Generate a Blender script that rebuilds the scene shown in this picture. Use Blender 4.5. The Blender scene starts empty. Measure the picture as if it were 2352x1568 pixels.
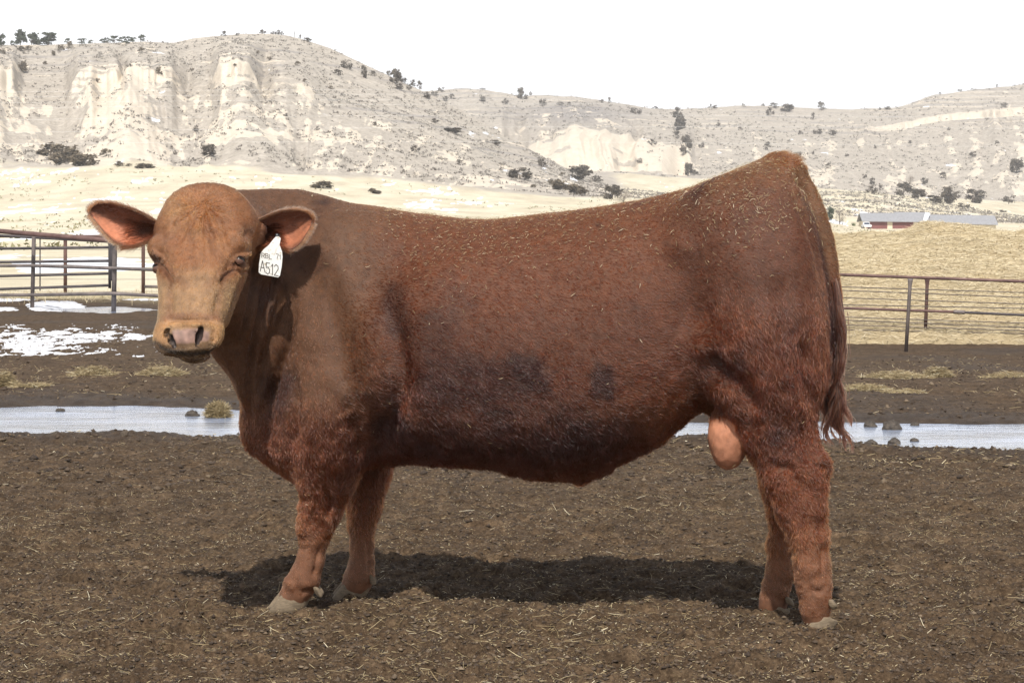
# Script order: camera, sky, sun, exposure; helpers; bull; yard; fences; pile, hills, trees, house, air
import bpy, bmesh, math, random
import numpy as np
from mathutils import Vector, Matrix

# ------------------------------------------------------------------ camera, sky, sun, exposure
SC = bpy.context.scene
F = 5472.0            # focal length in pixels of a 2352 px wide picture
HOR = 562.0           # horizon row
CAMH = 1.22
cam = bpy.data.cameras.new('camera'); camo = bpy.data.objects.new('camera', cam)
SC.collection.objects.link(camo); SC.camera = camo
camo.location = (0, -8, CAMH); camo.rotation_euler = (math.radians(90), 0, 0)
cam.sensor_width = 36; cam.lens = 36 * F / 2352; cam.shift_y = (HOR - 784) / 2352
cam.clip_start = 0.1; cam.clip_end = 20000
SUN = Vector((-0.09, -0.84, 1.0)).normalized()       # towards the sun
elev = math.asin(SUN.z); azim = math.atan2(SUN.x, SUN.y)
w = bpy.data.worlds.new('World'); SC.world = w; w.use_nodes = True
nt = w.node_tree; bg = nt.nodes['Background']
sky = nt.nodes.new('ShaderNodeTexSky'); sky.sky_type = 'NISHITA'; sky.sun_disc = False
sky.sun_elevation = elev; sky.sun_rotation = azim
sky.air_density = 1.0; sky.dust_density = 2.5; sky.ozone_density = 1.5; sky.altitude = 1300
# thin bright haze veil near the horizon, with faint streaks of cloud
tc = nt.nodes.new('ShaderNodeTexCoord'); sep = nt.nodes.new('ShaderNodeSeparateXYZ')
nt.links.new(tc.outputs['Generated'], sep.inputs[0])
mr = nt.nodes.new('ShaderNodeMapRange'); mr.interpolation_type = 'SMOOTHSTEP'
mr.inputs['From Min'].default_value = 0.10; mr.inputs['From Max'].default_value = 0.62
mr.inputs['To Min'].default_value = 1.0; mr.inputs['To Max'].default_value = 0.0
nt.links.new(sep.outputs['Z'], mr.inputs['Value'])
mp = nt.nodes.new('ShaderNodeMapping'); mp.inputs['Scale'].default_value = (1.5, 1.5, 5)
nt.links.new(tc.outputs['Generated'], mp.inputs[0])
nz = nt.nodes.new('ShaderNodeTexNoise'); nz.inputs['Scale'].default_value = 2.2; nz.inputs['Detail'].default_value = 5
nt.links.new(mp.outputs[0], nz.inputs['Vector'])
mx = nt.nodes.new('ShaderNodeMath'); mx.operation = 'MULTIPLY_ADD'; mx.use_clamp = True
nt.links.new(nz.outputs['Fac'], mx.inputs[0]); mx.inputs[1].default_value = 0.35
nt.links.new(mr.outputs[0], mx.inputs[2])
mixc = nt.nodes.new('ShaderNodeMix'); mixc.data_type = 'RGBA'
nt.links.new(mx.outputs[0], mixc.inputs['Factor'])
nt.links.new(sky.outputs[0], mixc.inputs['A']); mixc.inputs['B'].default_value = (13.6, 13.8, 14.2, 1)
nt.links.new(mixc.outputs['Result'], bg.inputs['Color']); bg.inputs['Strength'].default_value = 0.08
sl = bpy.data.lights.new('sun', 'SUN'); slo = bpy.data.objects.new('sun', sl); SC.collection.objects.link(slo)
sl.energy = 4.3; sl.angle = math.radians(0.9); sl.color = (1.0, 0.955, 0.89)
slo.rotation_euler = SUN.to_track_quat('Z', 'Y').to_euler()
SC.view_settings.view_transform = 'Standard'; SC.view_settings.look = 'None'
SC.view_settings.gamma = 1; SC.view_settings.use_curve_mapping = False
SC.view_settings.exposure = 0.35
SC.cycles.max_bounces = 6; SC.cycles.transparent_max_bounces = 8
SC.cycles.use_denoising = True

rng = np.random.default_rng(7); random.seed(7)

# ------------------------------------------------------------------ helpers
def tag(o, label=None, cat=None, group=None, kind=None):
    if label: o['label'] = label
    if cat: o['category'] = cat
    if group: o['group'] = group
    if kind: o['kind'] = kind
    return o
def empty(name, loc=(0, 0, 0)):
    o = bpy.data.objects.new(name, None); SC.collection.objects.link(o); o.location = loc; o.empty_display_size = 0.1
    return o
def mesh_obj(name, V, Fc, mat=None, parent=None, smooth=True, loc=None, attrs=None):
    me = bpy.data.meshes.new(name)
    V = np.asarray(V, dtype=np.float32)
    if isinstance(Fc, np.ndarray) and Fc.ndim == 2:
        n = len(Fc); k = Fc.shape[1]
        me.vertices.add(len(V)); me.vertices.foreach_set('co', V.ravel())
        me.loops.add(n * k); me.loops.foreach_set('vertex_index', Fc.astype(np.int32).ravel())
        me.polygons.add(n); me.polygons.foreach_set('loop_start', np.arange(0, n * k, k, dtype=np.int32))
        me.update(calc_edges=True)
    else:
        me.from_pydata([tuple(map(float, v)) for v in V], [], [list(map(int, f)) for f in Fc]); me.update()
    if smooth and len(me.polygons): me.polygons.foreach_set('use_smooth', np.ones(len(me.polygons), dtype=bool))
    for k, a in (attrs or {}).items():
        a = np.asarray(a, dtype=np.float32)
        if a.ndim == 1:
            at = me.attributes.new(k, 'FLOAT', 'POINT'); at.data.foreach_set('value', a)
        else:
            if a.shape[1] == 3: a = np.concatenate([a, np.ones((len(a), 1), np.float32)], 1)
            at = me.attributes.new(k, 'FLOAT_COLOR', 'POINT'); at.data.foreach_set('color', a.ravel())
    if mat: me.materials.append(mat)
    o = bpy.data.objects.new(name, me); SC.collection.objects.link(o)
    if parent is not None:
        o.parent = parent
        o.matrix_parent_inverse = Matrix.Identity(4)
        o.location = Vector((0, 0, 0)) - parent.location if loc is None else loc
    elif loc is not None: o.location = loc
    return o
def px(u, v, y):      # photo pixel at world y
    d = 8.0 + y
    return np.array([(u - 1176) / F * d, y, CAMH - (v - HOR) / F * d])

def _hash(ix, iy, iz, seed):
    h = (ix.astype(np.int64) * 374761393 + iy.astype(np.int64) * 668265263 + iz.astype(np.int64) * 2147483647 + seed * 974711) & 0xffffffff
    h = ((h ^ (h >> 13)) * 1274126177) & 0xffffffff
    h = h ^ (h >> 16)
    return (h & 0xffff).astype(np.float32) / 32767.5 - 1.0
def vnoise(x, y, z=None, seed=0):
    x = np.asarray(x, np.float64); y = np.asarray(y, np.float64)
    ix = np.floor(x); iy = np.floor(y); fx = x - ix; fy = y - iy
    fx = fx * fx * (3 - 2 * fx); fy = fy * fy * (3 - 2 * fy)
    if z is None:
        iz = np.zeros_like(ix)
        a = _hash(ix, iy, iz, seed); b = _hash(ix + 1, iy, iz, seed); c = _hash(ix, iy + 1, iz, seed); d = _hash(ix + 1, iy + 1, iz, seed)
        return (a * (1 - fx) + b * fx) * (1 - fy) + (c * (1 - fx) + d * fx) * fy
    z = np.asarray(z, np.float64); iz = np.floor(z); fz = z - iz; fz = fz * fz * (3 - 2 * fz)
    r = 0
    for k, wz in ((0, 1 - fz), (1, fz)):
        a = _hash(ix, iy, iz + k, seed); b = _hash(ix + 1, iy, iz + k, seed); c = _hash(ix, iy + 1, iz + k, seed); d = _hash(ix + 1, iy + 1, iz + k, seed)
        r = r + wz * ((a * (1 - fx) + b * fx) * (1 - fy) + (c * (1 - fx) + d * fx) * fy)
    return r
def fbm(x, y, z=None, octv=4, seed=0, gain=0.5):
    r = 0; a = 1.0; s = 0
    for k in range(octv):
        r = r + a * vnoise(x * 2 ** k + 17.3 * k, y * 2 ** k - 9.1 * k, None if z is None else z * 2 ** k + 5.7 * k, seed + k)
        s += a; a *= gain
    return r / s
def sstep(a, b, x):
    t = np.clip((x - a) / (b - a), 0, 1); return t * t * (3 - 2 * t)

# ---- node material helper
class M:
    def __init__(s, name):
        s.m = bpy.data.materials.new(name); s.m.use_nodes = True; s.nt = s.m.node_tree
        s.b = s.nt.nodes['Principled BSDF']; s.out = s.nt.nodes['Material Output']
    def n(s, t, **kw):
        nd = s.nt.nodes.new(t)
        for k, v in kw.items(): setattr(nd, k, v)
        return nd
    def l(s, a, b): s.nt.links.new(a, b)
    def coord(s, scale=(1, 1, 1)):
        t = s.n('ShaderNodeTexCoord'); mp = s.n('ShaderNodeMapping'); mp.inputs['Scale'].default_value = scale
        s.l(t.outputs['Object'], mp.inputs[0]); return mp.outputs[0]
    def noise(s, vec, scale, detail=4, rough=0.55, dist=0):
        q = s.n('ShaderNodeTexNoise'); q.inputs['Scale'].default_value = scale; q.inputs['Detail'].default_value = detail
        q.inputs['Roughness'].default_value = rough; q.inputs['Distortion'].default_value = dist
        if vec is not None: s.l(vec, q.inputs['Vector'])
        return q.outputs['Fac']
    def ramp(s, fac, stops, interp='LINEAR'):
        r = s.n('ShaderNodeValToRGB'); cr = r.color_ramp; cr.interpolation = interp
        while len(cr.elements) < len(stops): cr.elements.new(0.5)
        for e, (p, c) in zip(cr.elements, stops):
            e.position = p; e.color = (c[0], c[1], c[2], 1) if not isinstance(c, (int, float)) else (c, c, c, 1)
        s.l(fac, r.inputs[0]); return r.outputs['Color']
    def mix(s, fac, a, b, blend='MIX'):
        q = s.n('ShaderNodeMix', data_type='RGBA', blend_type=blend)
        for sock, v in (('Factor', fac), ('A', a), ('B', b)):
            if isinstance(v, (int, float)) : q.inputs[sock].default_value = v if sock == 'Factor' else (v, v, v, 1)
            elif isinstance(v, tuple): q.inputs[sock].default_value = (*v, 1) if len(v) == 3 else v
            else: s.l(v, q.inputs[sock])
        return q.outputs['Result']
    def math(s, op, a, b=0.0, c=None, clamp=False):
        q = s.n('ShaderNodeMath', operation=op); q.use_clamp = clamp
        for i, v in enumerate((a, b) if c is None else (a, b, c)):
            if isinstance(v, (int, float)): q.inputs[i].default_value = v
            else: s.l(v, q.inputs[i])
        return q.outputs[0]
    def attr(s, name, out='Color'):
        q = s.n('ShaderNodeAttribute'); q.attribute_name = name; return q.outputs[out]
    def bump(s, h, strength=0.5, dist=0.01, normal=None):
        q = s.n('ShaderNodeBump'); q.inputs['Strength'].default_value = strength; q.inputs['Distance'].default_value = dist
        s.l(h, q.inputs['Height'])
        if normal is not None: s.l(normal, q.inputs['Normal'])
        return q.outputs[0]
    def set(s, **kw):
        names = dict(color='Base Color', rough='Roughness', spec='Specular IOR Level', normal='Normal', metal='Metallic', sss='Subsurface Weight', sheen='Sheen Weight', ior='IOR', coat='Coat Weight', trans='Transmission Weight')
        for k, v in kw.items():
            i = s.b.inputs[names[k]]
            if isinstance(v, (int, float)): i.default_value = v
            elif isinstance(v, tuple): i.default_value = (*v, 1) if len(v) == 3 else v
            else: s.l(v, i)
        return s
def simple(name, col, rough=0.8, var=0.25, scale=20, bump=0.3, bd=0.005, **kw):
    m = M(name); c = m.coord(); f = m.noise(c, scale, 5)
    dk = tuple(x * (1 - var) for x in col); lt = tuple(min(1, x * (1 + var)) for x in col)
    m.set(color=m.ramp(f, [(0.3, dk), (0.7, lt)]), rough=rough, normal=m.bump(m.noise(c, scale * 2.3, 4), bump, bd), **kw)
    return m.m
# ------------------------------------------------------------------ the bull
YM0, YM1 = -0.053, -0.267
def ym(x): return YM0 + YM1 * x
def B(u, v, t=0.0):          # photo pixel at offset t from the bull's middle plane
    k = (u - 1176) / F; x = k * (8 + YM0 + t) / (1 - k * YM1); d = 8 + ym(x) + t
    return np.array([x, ym(x) + t, CAMH - (v - HOR) / F * d])
def Bs(t, x=0): return F / (8 + ym(x) + t)      # px per metre there

# torso and neck: sections (u, top v, bottom v, half width, centre offset, height of widest point 0..1 from bottom)
SECT = [
 (470, 500, 760, .03, -.36, .55), (485, 478, 790, .10, -.34, .55), (515, 455, 830, .135, -.29, .55), (545, 445, 900, .155, -.23, .55),
 (575, 440, 968, .175, -.16, .55), (605, 437, 1010, .20, -.10, .52), (640, 435, 1050, .23, -.06, .48),
 (690, 435, 1080, .27, -.02, .44), (745, 449, 1090, .30, 0, .44), (805, 466, 1085, .315, 0, .46), (870, 476, 1070, .325, 0, .48),
 (950, 490, 1060, .345, 0, .47), (1040, 503, 1067, .365, 0, .45), (1120, 505, 1070, .375, 0, .44), (1200, 498, 1084, .375, 0, .44),
 (1290, 487, 1092, .37, 0, .45), (1380, 476, 1080, .355, 0, .47), (1450, 464, 1050, .335, 0, .5), (1520, 449, 1020, .315, 0, .52),
 (1590, 429, 955, .290, 0, .54), (1660, 404, 915, .285, 0, .54), (1710, 381, 905, .30, 0, .50), (1760, 361, 925, .30, 0, .45),
 (1795, 356, 925, .285, 0, .42), (1815, 378, 918, .265, 0, .40), (1835, 440, 900, .235, 0, .40), (1854, 505, 880, .20, 0, .40),
 (1872, 580, 855, .155, 0, .42), (1888, 655, 825, .10, 0, .45), (1898, 740, 780, .03, 0, .5)]
_sx, _st, _sb, _sw, _sc, _sf = [], [], [], [], [], []
for (u, vt, vb, hw, tc_, fr) in SECT:
    a = B(u, vt, tc_); b = B(u, vb, tc_)
    _sx.append(a[0]); _st.append(a[2]); _sb.append(b[2]); _sw.append(hw); _sc.append(tc_); _sf.append(fr)
def smooth_tab(xs, ys, n=900):      # monotone-ish smooth table
    xs = np.array(xs); ys = np.array(ys, float); X = np.linspace(xs[0], xs[-1], n)
    Y = np.interp(X, xs, ys); k = np.exp(-np.linspace(-2, 2, 31) ** 2); k /= k.sum()
    Yp = np.concatenate([np.full(15, Y[0]), Y, np.full(15, Y[-1])]); return X, np.convolve(Yp, k, 'valid')
TX, TT = smooth_tab(_sx, _st); _, TB = smooth_tab(_sx, _sb); _, TW = smooth_tab(_sx, _sw); _, TC = smooth_tab(_sx, _sc); _, TF = smooth_tab(_sx, _sf)

def smin(a, b, k):
    h = np.clip(0.5 + 0.5 * (b - a) / k, 0, 1)
    return b * (1 - h) + a * h - k * h * (1 - h)
def f_torso(P):
    x = P[:, 0]; t = P[:, 1] - ym(x); z = P[:, 2]
    top = np.interp(x, TX, TT); bot = np.interp(x, TX, TB); w_ = np.interp(x, TX, TW); c = np.interp(x, TX, TC); fr = np.interp(x, TX, TF)
    zc = bot + (top - bot) * fr
    up = z > zc
    h = np.where(up, top - zc, zc - bot)
    a = np.abs(t - c) / w_; b = np.abs(z - zc) / np.maximum(h, .02)
    n = np.where(up, 2.15, 2.25)
    r = (a ** n + b ** n + 1e-9) ** (1 / n)
    d = (r - 1) * np.minimum(w_, h) * 0.95
    ex = np.maximum(TX[0] - x, x - TX[-1])
    return np.where(ex > 0, np.maximum(d, 0) + ex + 0.02, d)
def f_ell(P, c, r, R=None):
    q = P - c
    if R is not None: q = q @ R
    q = q / r; l = np.sqrt((q * q).sum(1)) + 1e-9
    l2 = np.sqrt(((q / r) ** 2).sum(1)) + 1e-9
    return l * (l - 1) / l2
def f_cone(P, a, b, ra, rb, sy=1.0):     # round cone, squashed along y by sy
    S = np.array([1, 1 / sy, 1]); p = P * S; a = a * S; b = b * S
    ab = b - a; t = np.clip(((p - a) @ ab) / (ab @ ab), 0, 1)
    return np.linalg.norm(p - a - t[:, None] * ab, axis=1) - (ra + (rb - ra) * t)
# ---- the head frame
hf = np.array([-0.03, -0.66, -0.75]); hf /= np.linalg.norm(hf)
hr = np.cross(hf, [0, 0, -1]); hr = -np.cross(hf, [0, 0, 1]) * -1; hr = np.array([-hf[1], hf[0], 0]); hr /= np.linalg.norm(hr)
hn = np.cross(hf, hr); hn = hn if hn[2] > 0 else -hn
_a = math.radians(8); hr, hn = hr * math.cos(_a) + hn * math.sin(_a), hn * math.cos(_a) - hr * math.sin(_a)
HT = px(437, 768, -0.62); H0 = HT - 0.50 * hf
def HL(s, r, n): return H0 + s * hf + r * hr + n * hn
def to_head(P):
    q = P - H0; return q @ hf, q @ hr, q @ hn
HS = [-.075, -.04, 0, .05, .10, .16, .21, .27, .33, .39, .44, .48, .52, .55, .575]
HW = [.06, .112, .146, .160, .163, .158, .148, .133, .119, .110, .105, .103, .102, .095, .060]
HU = [.04, .080, .104, .118, .120, .114, .106, .095, .086, .079, .073, .067, .057, .040, .012]
HD = [.03, .08, .12, .15, .17, .175, .17, .155, .130, .108, .094, .084, .072, .055, .02]
_hx, _hw = smooth_tab(HS, HW); _, _hu = smooth_tab(HS, HU); _, _hd = smooth_tab(HS, HD)
def f_head(P):
    s, r, n = to_head(P)
    w_ = np.interp(s, _hx, _hw); hu = np.interp(s, _hx, _hu); hd = np.interp(s, _hx, _hd)
    # jaw narrower than the brow
    h = np.where(n > 0, hu, hd)
    ww = np.where(n > 0, w_, w_ * (1 - .15 * sstep(0, .04, -n) - 0.45 * np.clip(-n / hd, 0, 1)))
    e = 2.35 + 1.0 * sstep(.25, .48, s)
    a = (np.abs(r) / ww) ** e + (np.abs(n) / h) ** e
    d = ((a + 1e-9) ** (1 / e) - 1) * np.minimum(ww, h)
    ex = np.maximum(_hx[0] - s, s - _hx[-1])
    d = np.where(ex > 0, np.maximum(d, 0) + ex + 0.01, d)
    for sg in (-1, 1):
        d = smin(d, f_ell(P, HL(.175, sg * .122, .055), np.array([.04, .034, .036])), .03)      # brow over the eye
        if sg > 0: d = smin(d, f_cone(P, HL(.20, .088, -.055), HL(.40, .066, -.045), .048, .036), .06)      # cheek
        d = smin(d, f_ell(P, HL(.515, sg * .060, .010), np.array([.042, .044, .050])), .03)      # muzzle sides
        d = smin(d, f_cone(P, HL(.055, sg * .11, -.02), HL(.040, sg * (.155 if sg > 0 else .185), -.055), .058, .026), .05)   # ear root
    d = smin(d, f_ell(P, HL(.0, 0, .045), np.array([.11, .08, .07])), .05)      # poll
    d = smin(d, f_ell(P, HL(.525, 0, -.068), np.array([.045, .060, .026])), .03)      # chin
    return d
PRIMS = []       # (kind, args, k, bbox)
def cone(a, b, ra, rb, k=.05, sy=1.0):
    lo = np.minimum(a - ra, b - rb) - k - .05; hi = np.maximum(a + ra, b + rb) + k + .05
    PRIMS.append((lambda P: f_cone(P, a, b, ra, rb, sy), k, lo, hi))
def ell(c, r, k=.05, R=None):
    r = np.array(r); m = r.max() + k + .05
    PRIMS.append((lambda P: f_ell(P, c, r, R), k, c - m, c + m))
def chain(pts, t, k=.05, sy=1.0):       # pts: (u, v, half width in px[, t])
    q = []
    for p in pts:
        tt = p[3] if len(p) > 3 else t
        c = B(p[0], p[1], tt); q.append((c, p[2] / Bs(tt, c[0])))
    for (a, ra), (b, rb) in zip(q, q[1:]): cone(a, b, ra, rb, k, sy)
def rotY(deg):
    a = math.radians(deg); return np.array([[math.cos(a), 0, math.sin(a)], [0, 1, 0], [-math.sin(a), 0, math.cos(a)]])
# near foreleg
chain([(770, 800, 95, -.20), (765, 930, 98, -.215), (755, 1015, 90, -.20)], -.2, .09)
chain([(757, 1015, 82, -.20), (755, 1090, 62, -.18), (740, 1165, 42), (727, 1212, 33)], -.165, .04, .95)
chain([(727, 1212, 34), (722, 1240, 29), (714, 1285, 29), (700, 1328, 34)], -.16, .02)
chain([(700, 1328, 34), (685, 1355, 31), (672, 1372, 30)], -.16, .02, .95)
# far foreleg
chain([(850, 1000, 76, .18), (843, 1090, 46, .17), (838, 1160, 32), (829, 1205, 29)], .16, .05)
chain([(829, 1205, 29), (831, 1250, 25), (832, 1290, 26), (827, 1322, 31)], .16, .02)
chain([(827, 1322, 31), (819, 1340, 29), (810, 1353, 28)], .16, .02)
# near hind leg
chain([(1735, 640, 115, -.16), (1750, 780, 130, -.145), (1780, 890, 96, -.15), (1788, 975, 70, -.16)], -.15, .10)
chain([(1788, 975, 72), (1802, 1035, 66), (1820, 1095, 64), (1840, 1165, 52), (1856, 1230, 44)], -.165, .04, .9)
chain([(1812, 960, 50), (1870, 1062, 24), (1868, 1120, 28)], -.165, .035, .7)
chain([(1856, 1230, 44), (1865, 1300, 39), (1871, 1350, 39)], -.165, .025)
chain([(1871, 1350, 39), (1872, 1390, 34), (1874, 1420, 30)], -.165, .02, .95)
# stifle and flank fold
chain([(1655, 800, 70, -.20), (1712, 890, 46, -.19), (1758, 985, 42, -.17)], -.18, .07)
# far hind leg
chain([(1720, 700, 130, .15), (1745, 900, 105, .15), (1765, 1030, 48, .15)], .15, .10)
chain([(1768, 1030, 40), (1784, 1110, 34), (1798, 1180, 32), (1795, 1250, 29), (1792, 1310, 29), (1783, 1350, 31)], .15, .03)
chain([(1783, 1350, 31), (1777, 1380, 28), (1773, 1395, 27)], .15, .02)
# tail
chain([(1785, 384, 30, 0), (1826, 396, 22, -.015), (1858, 436, 16, -.02)], 0, .03)
chain([(1858, 436, 17, -.02), (1880, 490, 17, -.03), (1899, 552, 16, -.04), (1911, 612, 15, -.05), (1920, 680, 13, -.06), (1926, 760, 11, -.07), (1924, 820, 10, -.07), (1918, 870, 8, -.06)], 0, .004)
# rump and shoulder muscles, sheath, brisket
ell(B(1700, 560, -.17), (.22, .12, .20), .12)
ell(B(1765, 700, -.15), (.16, .12, .26), .10)
ell(B(790, 700, -.20), (.17, .11, .27), .12)
ell(B(1120, 820, -.25), (.40, .12, .28), .12)
ell(B(1290, 1066, -.02), (.15, .08, .035), .06)
ell(B(1336, 1094, -.02), (.03, .03, .022), .02)
BALLC = B(1672, 1006, -.15); BALLR = np.array([47, 48, 72]) / 720
ell(BALLC, BALLR, .012)
cone(B(1672, 900, -.10), B(1670, 960, -.15), .03, .040, .02)
ell(B(592, 940, -.14), (.05, .06, .14), .05, rotY(8))
ell(B(577, 970, -.17), (.026, .04, .055), .02, rotY(5))
ell(B(613, 998, -.14), (.034, .045, .055), .02, rotY(-10))
ell(B(700, 980, -.08), (.16, .15, .17), .08)
# head-neck junction
cone(HL(.06, 0, -.05), B(600, 620, -.13), .14, .20, .10)
cone(HL(.20, 0, -.12), B(590, 760, -.14), .07, .17, .07)

def field(P):
    P = np.asarray(P, np.float64); d = f_torso(P)
    for fn, k, lo, hi in PRIMS:
        m = np.all((P > lo) & (P < hi), axis=1)
        if m.any():
            q = P[m]; d[m] = smin(d[m], fn(q), k)
    m = np.linalg.norm(P - HL(.22, 0, -.02), axis=1) < .46
    if m.any(): d[m] = smin(d[m], f_head(P[m]), .05)
    # eye sockets and nostrils
    for sg in (-1, 1):
        for c, r, k in ((HL(.240, sg * .150, .034), (.017, .012, .013), .010), (HL(.528, sg * .053, .046), (.012, .009, .016), .007), (HL(.541, sg * .045, .034), (.014, .011, .018), .007), (HL(.553, sg * .037, .022), (.011, .009, .015), .007)):
            m = np.linalg.norm(P - c, axis=1) < .09
            if m.any(): d[m] = -smin(-d[m], f_ell(P[m], c, np.array(r)), k)
    return d

def surface_nets(lo, hi, h):
    n = np.ceil((hi - lo) / h).astype(int) + 1
    ax = [lo[i] + h * np.arange(n[i]) for i in range(3)]
    D = np.empty(n, np.float32)
    YZ = np.stack(np.meshgrid(ax[1], ax[2], indexing='ij'), -1).reshape(-1, 2)
    step = 6
    for i in range(0, n[0], step):
        xs = ax[0][i:i + step]
        P = np.concatenate([np.repeat(xs, len(YZ))[:, None], np.tile(YZ, (len(xs), 1))], 1)
        D[i:i + step] = field(P).reshape(len(xs), n[1], n[2])
    D = np.pad(D, 1, constant_values=1.0); lo = lo - h
    S = D < 0
    acc = np.zeros(tuple(np.array(D.shape) - 1) + (3,), np.float32); cnt = np.zeros(np.array(D.shape) - 1, np.float32)
    N = D.shape
    for a in range(3):
        o = [i for i in range(3) if i != a]
        for du in (0, 1):
            for dv in (0, 1):
                s0 = [None] * 3; s1 = [None] * 3
                s0[a] = slice(0, N[a] - 1); s1[a] = slice(1, N[a])
                s0[o[0]] = s1[o[0]] = slice(du, N[o[0]] - 1 + du); s0[o[1]] = s1[o[1]] = slice(dv, N[o[1]] - 1 + dv)
                d0 = D[tuple(s0)]; d1 = D[tuple(s1)]; c = (d0 < 0) != (d1 < 0)
                t = np.where(c, d0 / np.where(c, d0 - d1, 1), 0)
                acc[..., a] += np.where(c, t, 0); acc[..., o[0]] += np.where(c, du, 0); acc[..., o[1]] += np.where(c, dv, 0); cnt += c
    cell = cnt > 0; idx = -np.ones(cell.shape, np.int64); idx[cell] = np.arange(cell.sum())
    V = (acc[cell] / cnt[cell][:, None] + np.argwhere(cell)) * h + lo
    Q = []
    for a in range(3):
        o = [(a + 1) % 3, (a + 2) % 3]
        s0 = [slice(1, N[i] - 1) for i in range(3)]; s1 = list(s0); s0[a] = slice(0, N[a] - 1); s1[a] = slice(1, N[a])
        A = S[tuple(s0)]; Bb = S[tuple(s1)]; c = A != Bb
        I = np.argwhere(c); I[:, o[0]] += 1; I[:, o[1]] += 1
        e0 = np.zeros(3, int); e0[o[0]] = 1; e1 = np.zeros(3, int); e1[o[1]] = 1
        q = np.stack([idx[tuple((I - e0 - e1).T)], idx[tuple((I - e1).T)], idx[tuple(I.T)], idx[tuple((I - e0).T)]], 1)
        fl = ~A[c]
        q[fl] = q[fl][:, ::-1]; Q.append(q)
    return V, np.concatenate(Q)
def grad(P, e=.003):
    g = np.empty_like(P)
    for i in range(3):
        d = np.zeros(3); d[i] = e; g[:, i] = (field(P + d) - field(P - d)) / (2 * e)
    return g
def project(V, it=3):
    for _ in range(it):
        d = field(V); g = grad(V); g2 = (g * g).sum(1)
        st = np.clip(d / np.maximum(g2, .2), -.01, .01)[:, None] * g
        V = V - st
    return V
def subdivide(V, Q, mask=None):
    me = bpy.data.meshes.new('t'); me.from_pydata(V.tolist(), [], Q.tolist() if isinstance(Q, np.ndarray) else Q); me.update()
    bm = bmesh.new(); bm.from_mesh(me); bm.verts.ensure_lookup_table()
    if mask is None: ed = list(bm.edges)
    else: ed = [e for e in bm.edges if mask[e.verts[0].index] and mask[e.verts[1].index]]
    bmesh.ops.subdivide_edges(bm, edges=ed, cuts=1, use_grid_fill=True)
    bmesh.ops.triangulate(bm, faces=[f for f in bm.faces if len(f.verts) > 4])
    bm.to_mesh(me); bm.free()
    V = np.empty(len(me.vertices) * 3); me.vertices.foreach_get('co', V); V = V.reshape(-1, 3)
    fs = [tuple(p.vertices) for p in me.polygons]
    bpy.data.meshes.remove(me); return V, fs
def laplace(V, E, it=2, lam=.5, w=None):
    for _ in range(it):
        S = np.zeros_like(V); c = np.zeros(len(V))
        for k in range(3): S[:, k] = np.bincount(E[:, 0], V[E[:, 1], k], len(V)) + np.bincount(E[:, 1], V[E[:, 0], k], len(V))
        c = np.bincount(E[:, 0], minlength=len(V)) + np.bincount(E[:, 1], minlength=len(V))
        D = S / np.maximum(c, 1)[:, None] - V
        V = V + lam * D * (1 if w is None else w[:, None])
    return V
def edges_of(fs):
    e = []
    T = np.array([f if len(f) == 4 else (f[0], f[1], f[2], f[0]) for f in fs])
    e = np.concatenate([T[:, [0, 1]], T[:, [1, 2]], T[:, [2, 3]], T[:, [3, 0]]]); e = e[e[:, 0] != e[:, 1]]
    return np.unique(np.sort(e, 1), axis=0), T
def vnormals(V, T):
    n = np.cross(V[T[:, 2]] - V[T[:, 0]], V[T[:, 3]] - V[T[:, 1]])
    tri = T[:, 3] == T[:, 0]
    n[tri] = np.cross(V[T[tri, 1]] - V[T[tri, 0]], V[T[tri, 2]] - V[T[tri, 0]])
    N = np.zeros_like(V)
    for k in range(4):
        for c in range(3): N[:, c] += np.bincount(T[:, k], n[:, c], len(V))
    return N / (np.linalg.norm(N, axis=1)[:, None] + 1e-12)

def PXY(P): d = 8 + P[:, 1]; return 1176 + P[:, 0] * F / d, HOR - (P[:, 2] - CAMH) * F / d
BV, BQ = surface_nets(np.array([-1.35, -.95, .02]), np.array([1.30, .60, 1.62]), .012)
BV, BF = subdivide(BV, BQ)
BV = project(BV, 1)
BV, BF = subdivide(BV, BF, (np.linalg.norm((BV - HL(.25, 0, .03)), axis=1) < .36) & (BV[:, 1] < .05))
BV = project(BV, 3)
BE, BT = edges_of(BF)
BV = laplace(BV, BE, 3, .5); 
BN = vnormals(BV, BT)
# ---- sculpted relief: folds, wrinkles, muscles
def seg_d(u, v, pts):       # distance in px to a polyline
    best = np.full(len(u), 1e9)
    for (a, b), (c, d) in zip(pts, pts[1:]):
        L = (c - a) ** 2 + (d - b) ** 2; t = np.clip(((u - a) * (c - a) + (v - b) * (d - b)) / L, 0, 1)
        best = np.minimum(best, np.hypot(u - a - t * (c - a), v - b - t * (d - b)))
    return best
U, Vv = PXY(BV)
S_, R_, N_ = to_head(BV)
near = BN[:, 1] < 0.15
disp = np.zeros(len(BV))
ishead = (S_ > -.08) & (S_ < .56) & (np.abs(R_) < .18) & (N_ > -.10) & (U < 605)
bodyw = near & ~((U < 600) & ishead)
def fold(pts, wid, dep, side=None, m=bodyw):
    global disp
    d = seg_d(U, Vv, pts); e0 = np.hypot(U - pts[0][0], Vv - pts[0][1]); e1 = np.hypot(U - pts[-1][0], Vv - pts[-1][1])
    ln = sum(math.hypot(c - a, e - b) for (a, b), (c, e) in zip(pts, pts[1:])); tp = sstep(0, .35 * ln, e0 + .05 * ln) * sstep(0, .35 * ln, e1 + .05 * ln)
    if m is bodyw: dep = dep * 1.35
    disp -= np.where(m, dep * tp * np.exp(-(d / wid) ** 2), 0)
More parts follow.
